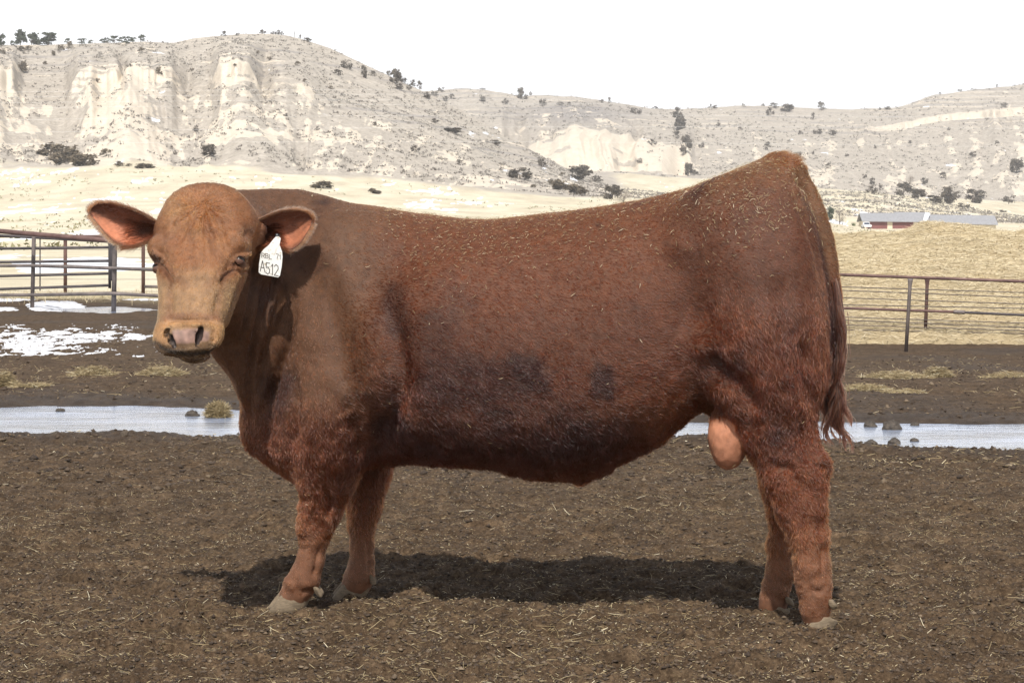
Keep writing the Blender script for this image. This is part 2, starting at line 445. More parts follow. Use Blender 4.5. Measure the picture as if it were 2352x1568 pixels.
# neck folds
fold([(612, 640), (600, 720), (580, 800), (572, 880), (576, 990)], 7, .017)
fold([(655, 640), (632, 740), (600, 840), (592, 930)], 7, .014)
fold([(680, 700), (655, 800), (625, 880), (600, 950), (604, 1000)], 9, .019)
fold([(590, 560), (586, 640), (572, 720), (545, 800)], 7, .015)
fold([(640, 600), (622, 690), (596, 780)], 6, .010)
fold([(630, 860), (618, 940), (612, 1010), (640, 1040)], 10, .020)
fold([(560, 470), (600, 520), (640, 590)], 5, .004)
fold([(590, 460), (630, 500), (680, 560)], 5, .003)
# shoulder / elbow / flank creases
fold([(880, 640), (905, 760), (920, 860), (900, 950), (850, 1040), (830, 1090)], 26, .024)
fold([(680, 860), (672, 960), (678, 1060)], 12, .018)
fold([(800, 950), (830, 1010), (825, 1070)], 16, .018)
fold([(720, 840), (790, 900), (880, 880)], 22, -.008)
fold([(1600, 800), (1640, 850), (1700, 880), (1740, 960)], 24, .034)
fold([(1560, 560), (1580, 700), (1600, 800)], 60, .024)
fold([(1850, 760), (1850, 860), (1870, 960)], 20, .016)
fold([(1750, 1060), (1820, 1080), (1868, 1150)], 14, .012)
fold([(1815, 430), (1850, 500), (1880, 580), (1895, 680)], 10, .012)
fold([(1000, 560), (1000, 800)], 60, -.006)
fold([(1838, 960), (1846, 1010), (1862, 1080)], 9, .014)
fold([(738, 1240), (728, 1290), (716, 1335)], 6, .007); fold([(844, 1225), (848, 1280), (846, 1320)], 6, .007)
fold([(1880, 1170), (1890, 1250), (1892, 1340)], 8, .009); fold([(1822, 1180), (1836, 1260), (1842, 1330)], 10, -.005)
fold([(700, 1170), (696, 1215), (700, 1238)], 12, -.010); fold([(748, 1180), (756, 1215), (750, 1240)], 8, -.008); fold([(690, 1090), (700, 1150)], 18, -.006)
fold([(745, 1110), (760, 1160), (750, 1195)], 8, .009); fold([(1870, 1045), (1898, 1065), (1900, 1100)], 12, -.008)
fold([(655, 1332), (668, 1345)], 10, -.007); fold([(690, 1362), (720, 1356)], 6, .007); fold([(1850, 1352), (1880, 1358), (1905, 1352)], 8, .006); fold([(1835, 1330), (1840, 1350)], 12, -.006)
fold([(760, 560), (800, 640), (830, 740), (840, 840)], 30, -.010); fold([(745, 640), (770, 760), (800, 860)], 22, .009); fold([(700, 560), (720, 700), (735, 800)], 26, .006)
fold([(1640, 520), (1700, 480), (1760, 450)], 30, -.010); fold([(1780, 620), (1800, 720), (1810, 820)], 26, .010); fold([(1700, 560), (1730, 680), (1760, 800)], 40, -.008)
fold([(940, 960), (1040, 1010), (1180, 1040), (1320, 1040)], 22, .008); fold([(1480, 560), (1400, 600), (1250, 620)], 40, -.006)
fold([(1826, 402), (1838, 428), (1846, 446)], 6, .010); fold([(1815, 420), (1832, 440), (1845, 452)], 5, -.006)
# ribs, faint
rib = np.sin((U - 900 + 0.15 * (Vv - 800)) / 34.0) * sstep(560, 700, Vv) * (1 - sstep(900, 1000, Vv)) * sstep(930, 1050, U) * (1 - sstep(1380, 1500, U))
disp += np.where(bodyw, .0026 * rib, 0)
# face wrinkles: eyelids, tear line, forehead curls, mouth line
fm = ishead
def hfold(pts, wid, dep):
    global disp
    best = np.full(len(BV), 1e9)
    for a, b in zip(pts, pts[1:]):
        a = HL(*a); b = HL(*b); ab = b - a; t = np.clip(((BV - a) @ ab) / (ab @ ab), 0, 1)
        best = np.minimum(best, np.linalg.norm(BV - a - t[:, None] * ab, axis=1))
    disp -= dep * np.exp(-(best / wid) ** 2)
facem = fm & (BN[:, 1] < .35)
def ff(pts, w_, dep): fold(pts, w_, dep * 1.55, None, facem)
def bump_(a, b, ra, dep): global disp; disp = disp + np.where(facem, 1.4 * dep * np.exp(-((U - a) ** 2 + (Vv - b) ** 2) / ra ** 2), 0)
ff([(360, 602), (374, 618), (388, 634), (394, 652)], 5, .010); ff([(546, 616), (530, 627), (515, 637), (508, 655)], 5, .010)
ff([(372, 590), (384, 612), (400, 630)], 12, .007); ff([(538, 600), (524, 618), (508, 630)], 12, .007)
ff([(394, 655), (390, 700), (394, 728)], 10, .007); ff([(507, 658), (500, 700), (488, 730)], 10, .007)
ff([(578, 580), (562, 584), (546, 590), (536, 597)], 5, -.008); ff([(352, 578), (362, 586), (370, 596)], 5, -.008)
ff([(568, 612), (554, 616), (540, 613)], 4, -.005); ff([(574, 622), (560, 627), (546, 625)], 3.5, .004)
bump_(566, 540, 14, -.010); bump_(372, 545, 14, -.008); bump_(545, 560, 22, .006); bump_(382, 560, 20, .006)
bump_(450, 690, 34, .004)
ff([(378, 741), (400, 734), (437, 735), (480, 734), (512, 744)], 5, .006)
ff([(378, 748), (402, 742), (437, 744), (480, 743), (508, 752)], 6, -.004)
ff([(366, 796), (385, 808), (437, 814), (490, 810), (520, 797)], 4.5, .010)
ff([(437, 796), (438, 812)], 3, .004); ff([(384, 752), (380, 775), (388, 795)], 5, .004); ff([(489, 752), (494, 775), (485, 795)], 5, .004)
ff([(463, 450), (466, 500), (460, 560)], 9, .004)
ff([(440, 500), (420, 530), (412, 570)], 6, .003); ff([(490, 500), (510, 530), (520, 566)], 6, .003); ff([(430, 480), (402, 500), (390, 530)], 6, .003); ff([(452, 520), (442, 560), (440, 600)], 5, .0025); ff([(478, 520), (490, 556), (492, 590)], 5, .0025)
hw_ = np.exp(-((U - 465) / 70) ** 2 - ((Vv - 510) / 70) ** 2)
ang = np.arctan2(Vv - 470, U - 465)
disp += np.where(facem, .0034 * np.sin(ang * 22 + 2.5 * fbm(U / 30, Vv / 30, None, 2, 5)) * hw_, 0)

# lumpy winter coat
x_, y_, z_ = BV.T
legw = 1 - sstep(1000, 1120, Vv) * 0
disp += np.where(~fm, .006 * fbm(x_ * 14, y_ * 14, z_ * 14, 3, 3) * (.4 + .6 * sstep(650, 950, Vv)), 0)
disp += np.where(~fm & (Vv > 820), .003 * fbm(x_ * 50, y_ * 50, z_ * 35, 2, 9), 0)
BV = BV + BN * disp[:, None]
BV = laplace(BV, BE, 1, .35)
BN = vnormals(BV, BT)
U, Vv = PXY(BV)

# ---- coat colour (linear) by region, with some sheen and shade painted in
def blob(u, v, a, b, ra, rb, rot=0):
    c, s = math.cos(math.radians(rot)), math.sin(math.radians(rot)); dx = u - a; dy = v - b
    return np.exp(-((dx * c + dy * s) / ra) ** 2 - ((-dx * s + dy * c) / rb) ** 2)
RED = np.array([.155, .056, .025]); DARK = np.array([.058, .021, .010]); TAN = np.array([.27, .125, .056]); GREY = np.array([.20, .105, .055]); ORG = np.array([.235, .092, .035])
def ballm_(P): return sstep(.014, .006, f_ell(P, BALLC, BALLR)) * sstep(948, 975, PXY(P)[1])
def coat_color(P):
    u, v = PXY(P); s, r, n = to_head(P); x, y, z = P.T
    N = len(P); c = np.tile(RED, (N, 1)); 
    def mixc(c, k, w_): w_ = np.clip(w_, 0, 1)[:, None]; return c * (1 - w_) + k * w_
    nz = fbm(x * 5, y * 5, z * 5, 4, 21); nz2 = fbm(x * 14, y * 14, z * 14, 3, 31)
    c = mixc(c, GREY * np.array([.84, .74, .66]), .95 * (1 - sstep(800, 930, u + 60 * nz)) * (1 - sstep(880, 1020, v)))      # neck: duller brown
    top = np.interp(u, [600, 740, 1040, 1120, 1450, 1700, 1850], [435, 448, 503, 505, 465, 385, 380])
    c = mixc(c, np.array([.23, .115, .052]), 0.8 * np.exp(-np.clip(v - top, 0, 999) / (34 + 45 * np.clip(nz + .4, 0, 1))) * sstep(700, 1000, u))      # dusty topline
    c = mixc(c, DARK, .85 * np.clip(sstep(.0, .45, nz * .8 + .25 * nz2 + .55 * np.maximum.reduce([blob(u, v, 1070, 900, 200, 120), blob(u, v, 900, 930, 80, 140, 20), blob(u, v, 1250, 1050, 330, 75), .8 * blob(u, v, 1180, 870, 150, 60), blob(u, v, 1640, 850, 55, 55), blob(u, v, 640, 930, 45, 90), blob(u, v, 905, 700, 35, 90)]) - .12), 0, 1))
    c = mixc(c, np.array([.155, .065, .036]), .7 * np.maximum(blob(u, v, 1250, 760, 330, 110), blob(u, v, 1700, 660, 170, 130)))  # rib sheen painted in as a greyer tone
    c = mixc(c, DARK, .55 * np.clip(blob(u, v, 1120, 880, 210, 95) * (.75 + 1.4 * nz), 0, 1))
    c = mixc(c, DARK, .75 * sstep(890, 1030, v + 50 * nz) * sstep(830, 930, u) * sstep(1560, 1440, u))  # dark underside: belly shade put into the colour on top of dark hair
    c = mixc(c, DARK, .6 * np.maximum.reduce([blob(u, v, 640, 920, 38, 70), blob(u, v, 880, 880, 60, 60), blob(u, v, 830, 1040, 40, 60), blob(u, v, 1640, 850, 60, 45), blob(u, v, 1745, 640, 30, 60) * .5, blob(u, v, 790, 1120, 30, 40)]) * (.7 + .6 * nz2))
    c = mixc(c, np.array([.19, .066, .026]), .6 * sstep(760, 640, v + 60 * nz) * sstep(880, 960, u) * sstep(1620, 1500, u))
    c = mixc(c, DARK * .75, .78 * np.maximum(sstep(.15, .95, np.exp(-np.abs((u - 1218 - .2 * (v - 850)) / 50) ** 4 - np.abs((v - 862) / 52) ** 4) + .6 * nz2 + .3 * nz), sstep(.15, .95, np.exp(-np.abs((u - 1382) / 28) ** 4 - np.abs((v - 878) / 44) ** 4) + .6 * nz2 + .3 * nz)))
    c = mixc(c, ORG, .6 * sstep(1020, 1150, v) * (.6 + .5 * nz))
    c = mixc(c, ORG, .5 * blob(u, v, 1540, 940, 120, 60, -35))
    c = mixc(c, np.array([.36, .155, .085]) , ballm_(P))
    c = c * (1 + (.35 * nz2 * ballm_(P))[:, None])
    # legs: pinkish shanks
    c = mixc(c, np.array([.30, .135, .070]), .75 * sstep(1160, 1280, v) * (1 - .3 * nz2))
    # tail: tan top
    tail = (v > 380) & (v < 700) & (u > np.interp(v, [380, 440, 490, 552, 612, 680], [1822, 1840, 1862, 1883, 1897, 1907]))
    c = mixc(c, np.array([.21, .105, .048]), np.where(tail, .8, 0) * (1 - sstep(560, 690, v + 40 * nz)))
    c = mixc(c, DARK, np.where((v > 660) & (v < 900), 1, 0) * (u > 1905) * sstep(650, 740, v))
    c = mixc(c, np.array([.34, .17, .10]), .7 * blob(u, v, 1835, 460, 14, 32, -30))
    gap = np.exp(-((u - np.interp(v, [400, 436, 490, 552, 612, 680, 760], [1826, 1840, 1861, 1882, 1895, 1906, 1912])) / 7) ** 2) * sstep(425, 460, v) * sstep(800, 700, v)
    c = mixc(c, np.array([.035, .016, .010]), .6 * gap)  # tail-rump crease: its shade painted as a dark line, with dirty hair
    # head
    h = (s > -.1) & (u < 612) & (n > -.16) & (np.abs(r) < .2)
    edge = sstep(.20, .155, np.abs(r))
    hc = np.tile(TAN, (N, 1)); hc = mixc(hc, np.array([.235, .098, .042]), .8 * np.clip(.5 + .9 * nz2, 0, 1))
    hc = mixc(hc, np.array([.27, .12, .06]), .6 * blob(s, r, .01, 0, .05, .05))
    hc = mixc(hc, np.array([.30, .185, .100]), .8 * sstep(.27, .36, s))
    hc = mixc(hc, np.array([.19, .080, .045]), .70 * np.exp(-((v - 724 - 6 * np.abs(u - 440) / 60) / 9) ** 2) * sstep(80, 55, np.abs(u - 442)))
    hc = mixc(hc, np.array([.42, .225, .105]), .85 * np.maximum(np.exp(-((v - 743) / 8) ** 2) * sstep(70, 50, np.abs(u - 437)), sstep(42, 52, np.abs(u - 438)) * sstep(735, 750, v) * sstep(800, 780, v)))
    hc = mixc(hc, np.array([.16, .075, .04]), .5 * np.maximum.reduce([blob(u, v, 566, 540, 16, 18), blob(u, v, 372, 545, 16, 20), blob(u, v, 382, 625, 16, 16), blob(u, v, 520, 628, 16, 14)]))  # shading of the temples and inner eye corners, painted in
    hc = mixc(hc, np.array([.055, .022, .013]), .8 * np.maximum(blob(u, v, 552, 603, 20, 13), blob(u, v, 358, 596, 13, 15)))  # shade painted around both eyes
    for ln_ in ([(542, 610), (524, 628), (510, 650)], [(362, 602), (380, 622), (393, 648)]):
        hc = mixc(hc, np.array([.085, .035, .018]), .55 * np.exp(-(seg_d(u, v, ln_) / 6) ** 2))  # tear-line creases, their shade painted dark
    hc = mixc(hc, np.array([.155, .062, .028]), .5 * np.maximum(np.exp(-(seg_d(u, v, [(378, 610), (400, 640), (425, 652)]) / 13) ** 2), np.exp(-(seg_d(u, v, [(532, 612), (505, 640), (478, 652)]) / 13) ** 2)))  # shade band from eye towards nose, put into the colour
    hc = mixc(hc, np.array([.16, .068, .034]), .45 * np.maximum(np.exp(-(seg_d(u, v, [(392, 660), (389, 715)]) / 8) ** 2), np.exp(-(seg_d(u, v, [(508, 660), (497, 715)]) / 8) ** 2)))  # shading along the nasal bridge edges, painted in
    hc = mixc(hc, np.array([.38, .22, .115]), .5 * np.maximum(blob(u, v, 455, 680, 32, 40), blob(u, v, 400, 480, 30, 30)))
    hc = mixc(hc, np.array([.17, .068, .034]), .45 * sstep(.1, .5, np.sin(np.arctan2(v - 470, u - 465) * 11 + 4 * nz2)) * blob(u, v, 465, 520, 80, 80))
    hc = mixc(hc, np.array([.16, .075, .04]), .4 * sstep(556, 580, u) * sstep(640, 690, v))  # cheek side turned from the light, its shade painted in
    dg = np.exp(-((np.hypot((s - .50) / .75, r)) / .085) ** 8)
    hc = mixc(hc, np.array([.17, .07, .034]), sstep(.140, .185, np.abs(r) + .01 * nz2) * sstep(.16, .09, s))
    c = mixc(c, hc, np.where(h, sstep(-.07, .0, s) * sstep(-.13, -.05, n), 0))
    lipv = np.interp(u, [360, 368, 385, 437, 490, 518, 525], [786, 794, 805, 813, 807, 796, 788])
    c = mixc(c, np.array([.045, .036, .032]), np.where(h & (s > .42), .92 * np.exp(-((v - lipv) / 8) ** 2), 0))
    c = mixc(c, np.array([.19, .12, .08]), np.where(h & (s > .42), sstep(6, 12, v - lipv), 0))
    return c
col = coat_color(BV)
# nose leather mask
S_, R_, N_ = to_head(BV)
padn = 3 * fbm(U / 9, Vv / 9, None, 2, 7)
pad = facem * sstep(46, 41, np.abs(U - 437) + padn + .25 * np.clip(Vv - 785, 0, 99)) * sstep(751, 757, Vv + padn - .12 * np.abs(U - 437)) * sstep(806, 800, Vv)
pad = laplace(np.stack([pad] * 3, 1), BE, 3, .5)[:, 0]
nz2 = fbm(BV[:, 0] * 60, BV[:, 1] * 60, BV[:, 2] * 60, 3, 77)
padc = np.array([.27, .165, .128])[None] * (1 + .5 * nz2[:, None] + .35 * fbm(BV[:, 0] * 18, BV[:, 1] * 18, BV[:, 2] * 18, 2, 78)[:, None]); padc = padc * (1 - .5 * sstep(780, 806, Vv))[:, None]
hole = np.zeros(len(BV))
for sg in (-1, 1):
    hole = np.maximum(hole, sstep(.030, .016, np.linalg.norm((BV - HL(.508, sg * .047, .037)) / np.array([1, 1, 1]), axis=1)) * sstep(-.02, .02, R_ * sg * 0 + 0.02))
col = col * (1 - pad[:, None]) + padc * pad[:, None]
dep = -np.array(field(BV * 1.0)) * 0
inn = np.zeros(len(BV))
for sg in (-1, 1):
    c0 = HL(.515, sg * .050, .030); inn = np.maximum(inn, np.where(np.minimum(np.minimum(f_ell(BV, HL(.528, sg * .053, .046), np.array([.011, .008, .015])), f_ell(BV, HL(.541, sg * .045, .034), np.array([.013, .010, .017]))), f_ell(BV, HL(.553, sg * .037, .022), np.array([.010, .008, .014]))) < .003, 1, 0))
inn = laplace(np.stack([inn] * 3, 1), BE, 2, .5)[:, 0]
col = col * (1 - .9 * inn[:, None]) + np.array([.02, .012, .01]) * .9 * inn[:, None]

# ---- ears, joined into the body mesh
def polyat(pts, n):
    p = np.array(pts, float); L = np.concatenate([[0], np.cumsum(np.hypot(*np.diff(p, axis=0).T))]); s = np.linspace(0, L[-1], n)
    q = np.stack([np.interp(s, L, p[:, i]) for i in range(2)], 1)
    for _ in range(2): q[1:-1] = (q[:-2] + 2 * q[1:-1] + q[2:]) / 4
    return q
def make_ear(up, lo, y0, slope, sgn, yc):
    n, m = 30, 22; A = polyat(up, n); C = polyat(lo, n); V1 = []; V2 = []; ins = []
    for i in range(n):
        a = i / (n - 1)
        for j in range(m):
            b = j / (m - 1); bb = 2 * b - 1
            q = A[i] * (1 - b) + C[i] * b
            y = y0 + slope * a + yc * (1 - bb * bb) * math.sin(math.pi * min(1, .25 + .75 * a)) ** .8 * (1 - .3 * a)
            y += -.018 * math.exp(-((b - .03) / .12) ** 2) * math.sin(math.pi * a)       # upper rim curls forward
            y += .003 * math.sin(9 * a + 5 * b)
            th = .0035 + .010 * (1 - a) ** 2 + .003 * (1 - bb * bb)
            V1.append(px(q[0], q[1], y)); V2.append(px(q[0], q[1], y + 2 * th)); ins.append((a, b))
    N = n * m; Vs = np.array(V1 + V2); Fs = []
    for i in range(n - 1):
        for j in range(m - 1):
            k = i * m + j; q = (k, k + m, k + m + 1, k + 1)
            if sgn < 0: q = q[::-1]
            Fs.append(q[::-1]); Fs.append(tuple(N + t for t in q))
    bd = [j for j in range(m)] + [i * m + m - 1 for i in range(1, n)] + [(n - 1) * m + j for j in range(m - 2, -1, -1)] + [i * m for i in range(n - 2, 0, -1)]
    for a, b in zip(bd, bd[1:] + bd[:1]):
        q = (a, b, b + N, a + N); Fs.append(q if sgn < 0 else q[::-1])
    ins = np.array(ins); a, b = ins.T
    nz = fbm(a * 6, b * 6, None, 3, 5 + sgn)
    inner = sstep(.44, .68, b + .15 * nz + .12 * a) * sstep(.12, .40, a + .4 * (b - .5)) * sstep(.985, .93, a) * sstep(.99, .90, b)
    c = np.tile(np.array([.115, .040, .020]), (N, 1)) * (1 + .3 * nz[:, None])
    c = c * (1 - inner[:, None]) + (np.array([.38, .145, .078]) if sgn < 0 else np.array([.25, .088, .042])) * (1 + .45 * nz[:, None]) * inner[:, None]
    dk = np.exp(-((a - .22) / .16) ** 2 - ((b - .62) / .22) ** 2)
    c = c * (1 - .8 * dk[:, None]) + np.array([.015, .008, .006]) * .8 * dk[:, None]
    back = np.tile(np.array([.17, .06, .03]), (N, 1))
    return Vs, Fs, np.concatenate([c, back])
earL = make_ear([(368, 512), (345, 496), (325, 486), (300, 475), (262, 464), (228, 464), (208, 478), (208, 490)],
                [(372, 556), (350, 550), (330, 562), (295, 568), (262, 556), (236, 530), (214, 500), (208, 492)], -.305, .045, -1, .050)
earR = make_ear([(572, 512), (600, 500), (622, 490), (645, 482), (680, 480), (705, 487), (716, 500), (717, 508)],
                [(578, 566), (600, 570), (622, 562), (645, 572), (668, 576), (690, 560), (710, 528), (717, 510)], -.315, .045, 1, .050)
EARMASK = [0] * len(BV)
allV, allF, allC = [BV], [tuple(f) for f in BF], [col]
off = len(BV)
for (v_, f_, c_) in (earL, earR):
    allV.append(v_); allF += [tuple(i + off for i in q) for q in f_]; allC.append(c_); off += len(v_)
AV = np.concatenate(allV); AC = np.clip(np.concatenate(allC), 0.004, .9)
wet = np.concatenate([pad, np.zeros(len(AV) - len(BV))])

m = M('bull_hide'); cc = m.attr('coat'); c = m.coord((1, 1, 1))
fine = m.noise(c, 260, 3); m2 = m.noise(c, 40, 4)
base = m.mix(1.0, cc, m.ramp(m2, [(.3, .72), (.7, 1.2)]), 'MULTIPLY')
wt = m.attr('wet', 'Fac')
m.set(color=base, rough=m.math('MULTIPLY_ADD', wt, -.30, .72), spec=.35, normal=m.bump(fine, .35, .002), sheen=.0)
hide = m.m
BULL = tag(empty('bull', tuple(px(1250, 1395, .0))), 'large red-brown bull standing side-on in the mud with its tan face turned to the camera', 'bull')
BULL.location = (0, -.05, 0)
keepc = np.clip(np.maximum(wet, 0) + np.concatenate([ballm_(BV), np.ones(len(AV) - len(BV))]), 0, 1)[:, None]
head01 = np.concatenate([ishead.astype(float), np.zeros(len(AV) - len(BV))])[:, None]
AC = AC * (keepc + (1 - keepc) * (.50 + .22 * head01))
body = mesh_obj('body', AV, allF, hide, BULL, attrs={'coat': AC, 'wet': wet})
# ------------------------------------------------------------------ coat of hair
DENS = 1.0
def hair_material(name, attr='hair_col', rough=.22, radial=.36, bright=1.0, ior=1.55):
    m = bpy.data.materials.new(name); m.use_nodes = True; nt = m.node_tree; nt.nodes.clear()
    o = nt.nodes.new('ShaderNodeOutputMaterial'); h = nt.nodes.new('ShaderNodeBsdfHairPrincipled')
    h.parametrization = 'COLOR'; a = nt.nodes.new('ShaderNodeAttribute'); a.attribute_name = attr
    nt.links.new(a.outputs['Color'], h.inputs['Color']); h.inputs['Roughness'].default_value = rough
    h.inputs['Radial Roughness'].default_value = radial; h.inputs['Coat'].default_value = 0.0
    h.inputs['Random Roughness'].default_value = .2
    h.inputs['IOR'].default_value = ior; nt.links.new(h.outputs[0], o.inputs['Surface']); return m
def strands(name, P, R, C, mat, parent):       # P: (n, k, 3); R: (n, k); C: (n, 3)
    n, k = P.shape[:2]
    cu = bpy.data.hair_curves.new(name); cu.add_curves([k] * n)
    cu.attributes['position'].data.foreach_set('vector', P.astype(np.float32).ravel())
    ra = cu.attributes.get('radius') or cu.attributes.new('radius', 'FLOAT', 'POINT')
    ra.data.foreach_set('value', R.astype(np.float32).ravel())
    ca = cu.attributes.new('hair_col', 'FLOAT_COLOR', 'CURVE')
    ca.data.foreach_set('color', np.concatenate([C, np.ones((n, 1))], 1).astype(np.float32).ravel())
    cu.materials.append(mat)
    o = bpy.data.objects.new(name, cu); SC.collection.objects.link(o)
    if parent is not None: o.parent = parent; o.location = -parent.location
    return o
def norm(a): return a / (np.linalg.norm(a, axis=1)[:, None] + 1e-12)
nb = len(BV)
T3 = np.concatenate([BT[:, [0, 1, 2]], BT[BT[:, 3] != BT[:, 0]][:, [0, 2, 3]]])
TA = np.linalg.norm(np.cross(BV[T3[:, 1]] - BV[T3[:, 0]], BV[T3[:, 2]] - BV[T3[:, 0]]), axis=1) / 2
TCN = BV[T3].mean(1); TN = norm(BN[T3].mean(1))
padt = pad[T3].mean(1)
facing = sstep(.35, -.1, TN[:, 1])
padt = np.maximum(padt, 0)
TW_ = TA * (.30 + .70 * facing) * (1 - np.clip(padt * 1.5, 0, 1)) * (1 - inn[T3].max(1))
uu, vv = PXY(TCN); s_, r_, n_ = to_head(TCN)
headm = (s_ > -.06) & (s_ < .60) & (n_ > -.13) & (np.abs(r_) < .2) & (uu < 600)
TW_ *= np.where(headm, 2.6, 1)
ballt = ballm_(TCN) > .5
TW_ *= np.where(ballt, .02, 1) * np.where((vv > 1000) & (TCN[:, 2] < .055), .0, 1)
for sg in (-1, 1): TW_ *= np.where(np.linalg.norm(TCN - HL(.240, sg * .145, .036), axis=1) < .017, 0, 1)
NH = int(330000 * DENS)
ti = rng.choice(len(T3), NH, p=TW_ / TW_.sum())
b1 = rng.random(NH); b2 = rng.random(NH); fl = b1 + b2 > 1; b1[fl] = 1 - b1[fl]; b2[fl] = 1 - b2[fl]
w3 = np.stack([1 - b1 - b2, b1, b2], 1)[:, :, None]
HP = (BV[T3[ti]] * w3).sum(1); HNm = norm((BN[T3[ti]] * w3).sum(1))
def comb(P, Nn):
    u, v = PXY(P); s, r, n = to_head(P); x, y, z = P.T; N = len(P)
    flow = np.tile(np.array([1.0, 0, -.35]), (N, 1))
    k = sstep(900, 1060, v)[:, None]; flow = flow * (1 - k) + np.array([.18, 0, -1.0]) * k
    k = (sstep(820, 700, u) * sstep(560, 700, v))[:, None]; flow = flow * (1 - k) + np.array([.25, 0, -1.0]) * k
    k = (sstep(1600, 1800, u) * sstep(560, 700, v))[:, None]; flow = flow * (1 - k) + np.array([.45, 0, -1.0]) * k
    hm = (s > -.06) & (s < .60) & (n > -.13) & (np.abs(r) < .2) & (u < 600)
    # whorl on the forehead: hair streams away from it
    d = np.stack([s - .12, r], 1); d /= np.linalg.norm(d, axis=1)[:, None] + 1e-6
    hflow = hf * (d[:, :1] * .9 + .5 * sstep(.15, .35, s)[:, None]) + hr * d[:, 1:] * (.9 - .5 * sstep(.15, .35, s)[:, None])
    flow = np.where(hm[:, None], hflow, flow)
    L = .013 + .008 * sstep(560, 900, v) + .001 * sstep(1020, 1150, v) - .013 * sstep(1150, 1300, v) * (u < 1000) - .010 * sstep(1250, 1330, v) * (u >= 1000)
    L = L * (1 - .45 * sstep(860, 760, u) * sstep(980, 880, v))
    L = L + .012 * blob(u, v, 1130, 1060, 280, 50) + .022 * blob(u, v, 1812, 360, 30, 20) + .010 * blob(u, v, 1760, 850, 160, 130)
    L = np.where(hm, .008 + .007 * blob(s, r, .09, 0, .07, .1), L)
    wild = .16 + .30 * sstep(700, 980, v) - .15 * sstep(1080, 1180, v) + .25 * blob(u, v, 1780, 900, 200, 300)
    wild = np.where(hm, .15 + .3 * blob(s, r, .07, 0, .08, .1), wild) * np.where((u < 860) & (v < 900) & ~hm, .75, 1) * (1 - .5 * sstep(1220, 1320, v))
    lift = .30 + .25 * sstep(900, 1100, v) * (1 - .6 * sstep(1220, 1300, v)) + .9 * blob(u, v, 1812, 362, 32, 22)
    q = 20.0
    wv = np.stack([fbm(x * q, y * q, z * q, 3, 101 + 7 * i) for i in range(3)], 1)
    wv2 = np.stack([vnoise(x * 70, y * 70, z * 70, 151 + 7 * i) for i in range(3)], 1)
    flow = norm(flow) + (1.9 * wv + .55 * wv2) * wild[:, None]
    flow = flow - Nn * (flow * Nn).sum(1)[:, None]
    return norm(flow), L, wild, lift
Fl, Lh, wild, lift = comb(HP, HNm)
Lh = Lh * rng.uniform(.65, 1.2, NH) * (1 - .22 * sstep(860, 960, PXY(HP)[1]))
KP = 5; tt = np.linspace(0, 1, KP)[None, :, None]
rnd = rng.normal(0, 1, (NH, 3)) * (.10 + .25 * wild[:, None])
dirn = norm(Fl + rnd)
P_ = HP[:, None] - HNm[:, None] * .001 + Lh[:, None, None] * (dirn[:, None] * (tt * .95) + HNm[:, None] * (lift[:, None, None] * (tt - .62 * tt ** 2) * 1.3))
side = np.cross(dirn, HNm)
P_ = P_ + side[:, None] * (Lh * rng.normal(0, .16, NH) * (1 + 2 * wild))[:, None, None] * tt ** 2
R_h = (.00052 * (1 - .75 * np.linspace(0, 1, KP)))[None, :] * rng.uniform(.8, 1.3, (NH, 1)) * (1 + .25 * (wild > .3))[:, None]
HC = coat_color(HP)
sH, rH, nH = to_head(HP); headsel = ((sH > -.06) & (sH < .6) & (nH > -.13) & (np.abs(rH) < .2) & (PXY(HP)[0] < 600)).astype(float)
x_, y_, z_ = HP.T
fleck = 1 + (.28 + .15 * headsel) * fbm(x_ * 45, y_ * 45, z_ * 45, 2, 55) + .25 * headsel * fbm(x_ * 110, y_ * 110, z_ * 110, 2, 56) + .22 * rng.normal(0, 1, NH)
HC = np.clip(HC * np.clip(fleck, .35, 1.9)[:, None], .004, .85)
HGAIN = 1.0
HC = np.clip(HC ** 1.32 * np.array([.80, .50, .29]), .002, .8); HC = HC * (1 - headsel[:, None] * (1 - np.array([1.24, 1.78, 2.15])))
coat_mat = hair_material('coat_hair')
strands('coat', P_, R_h, np.clip(HC * HGAIN, 0, .9), coat_mat, BULL)
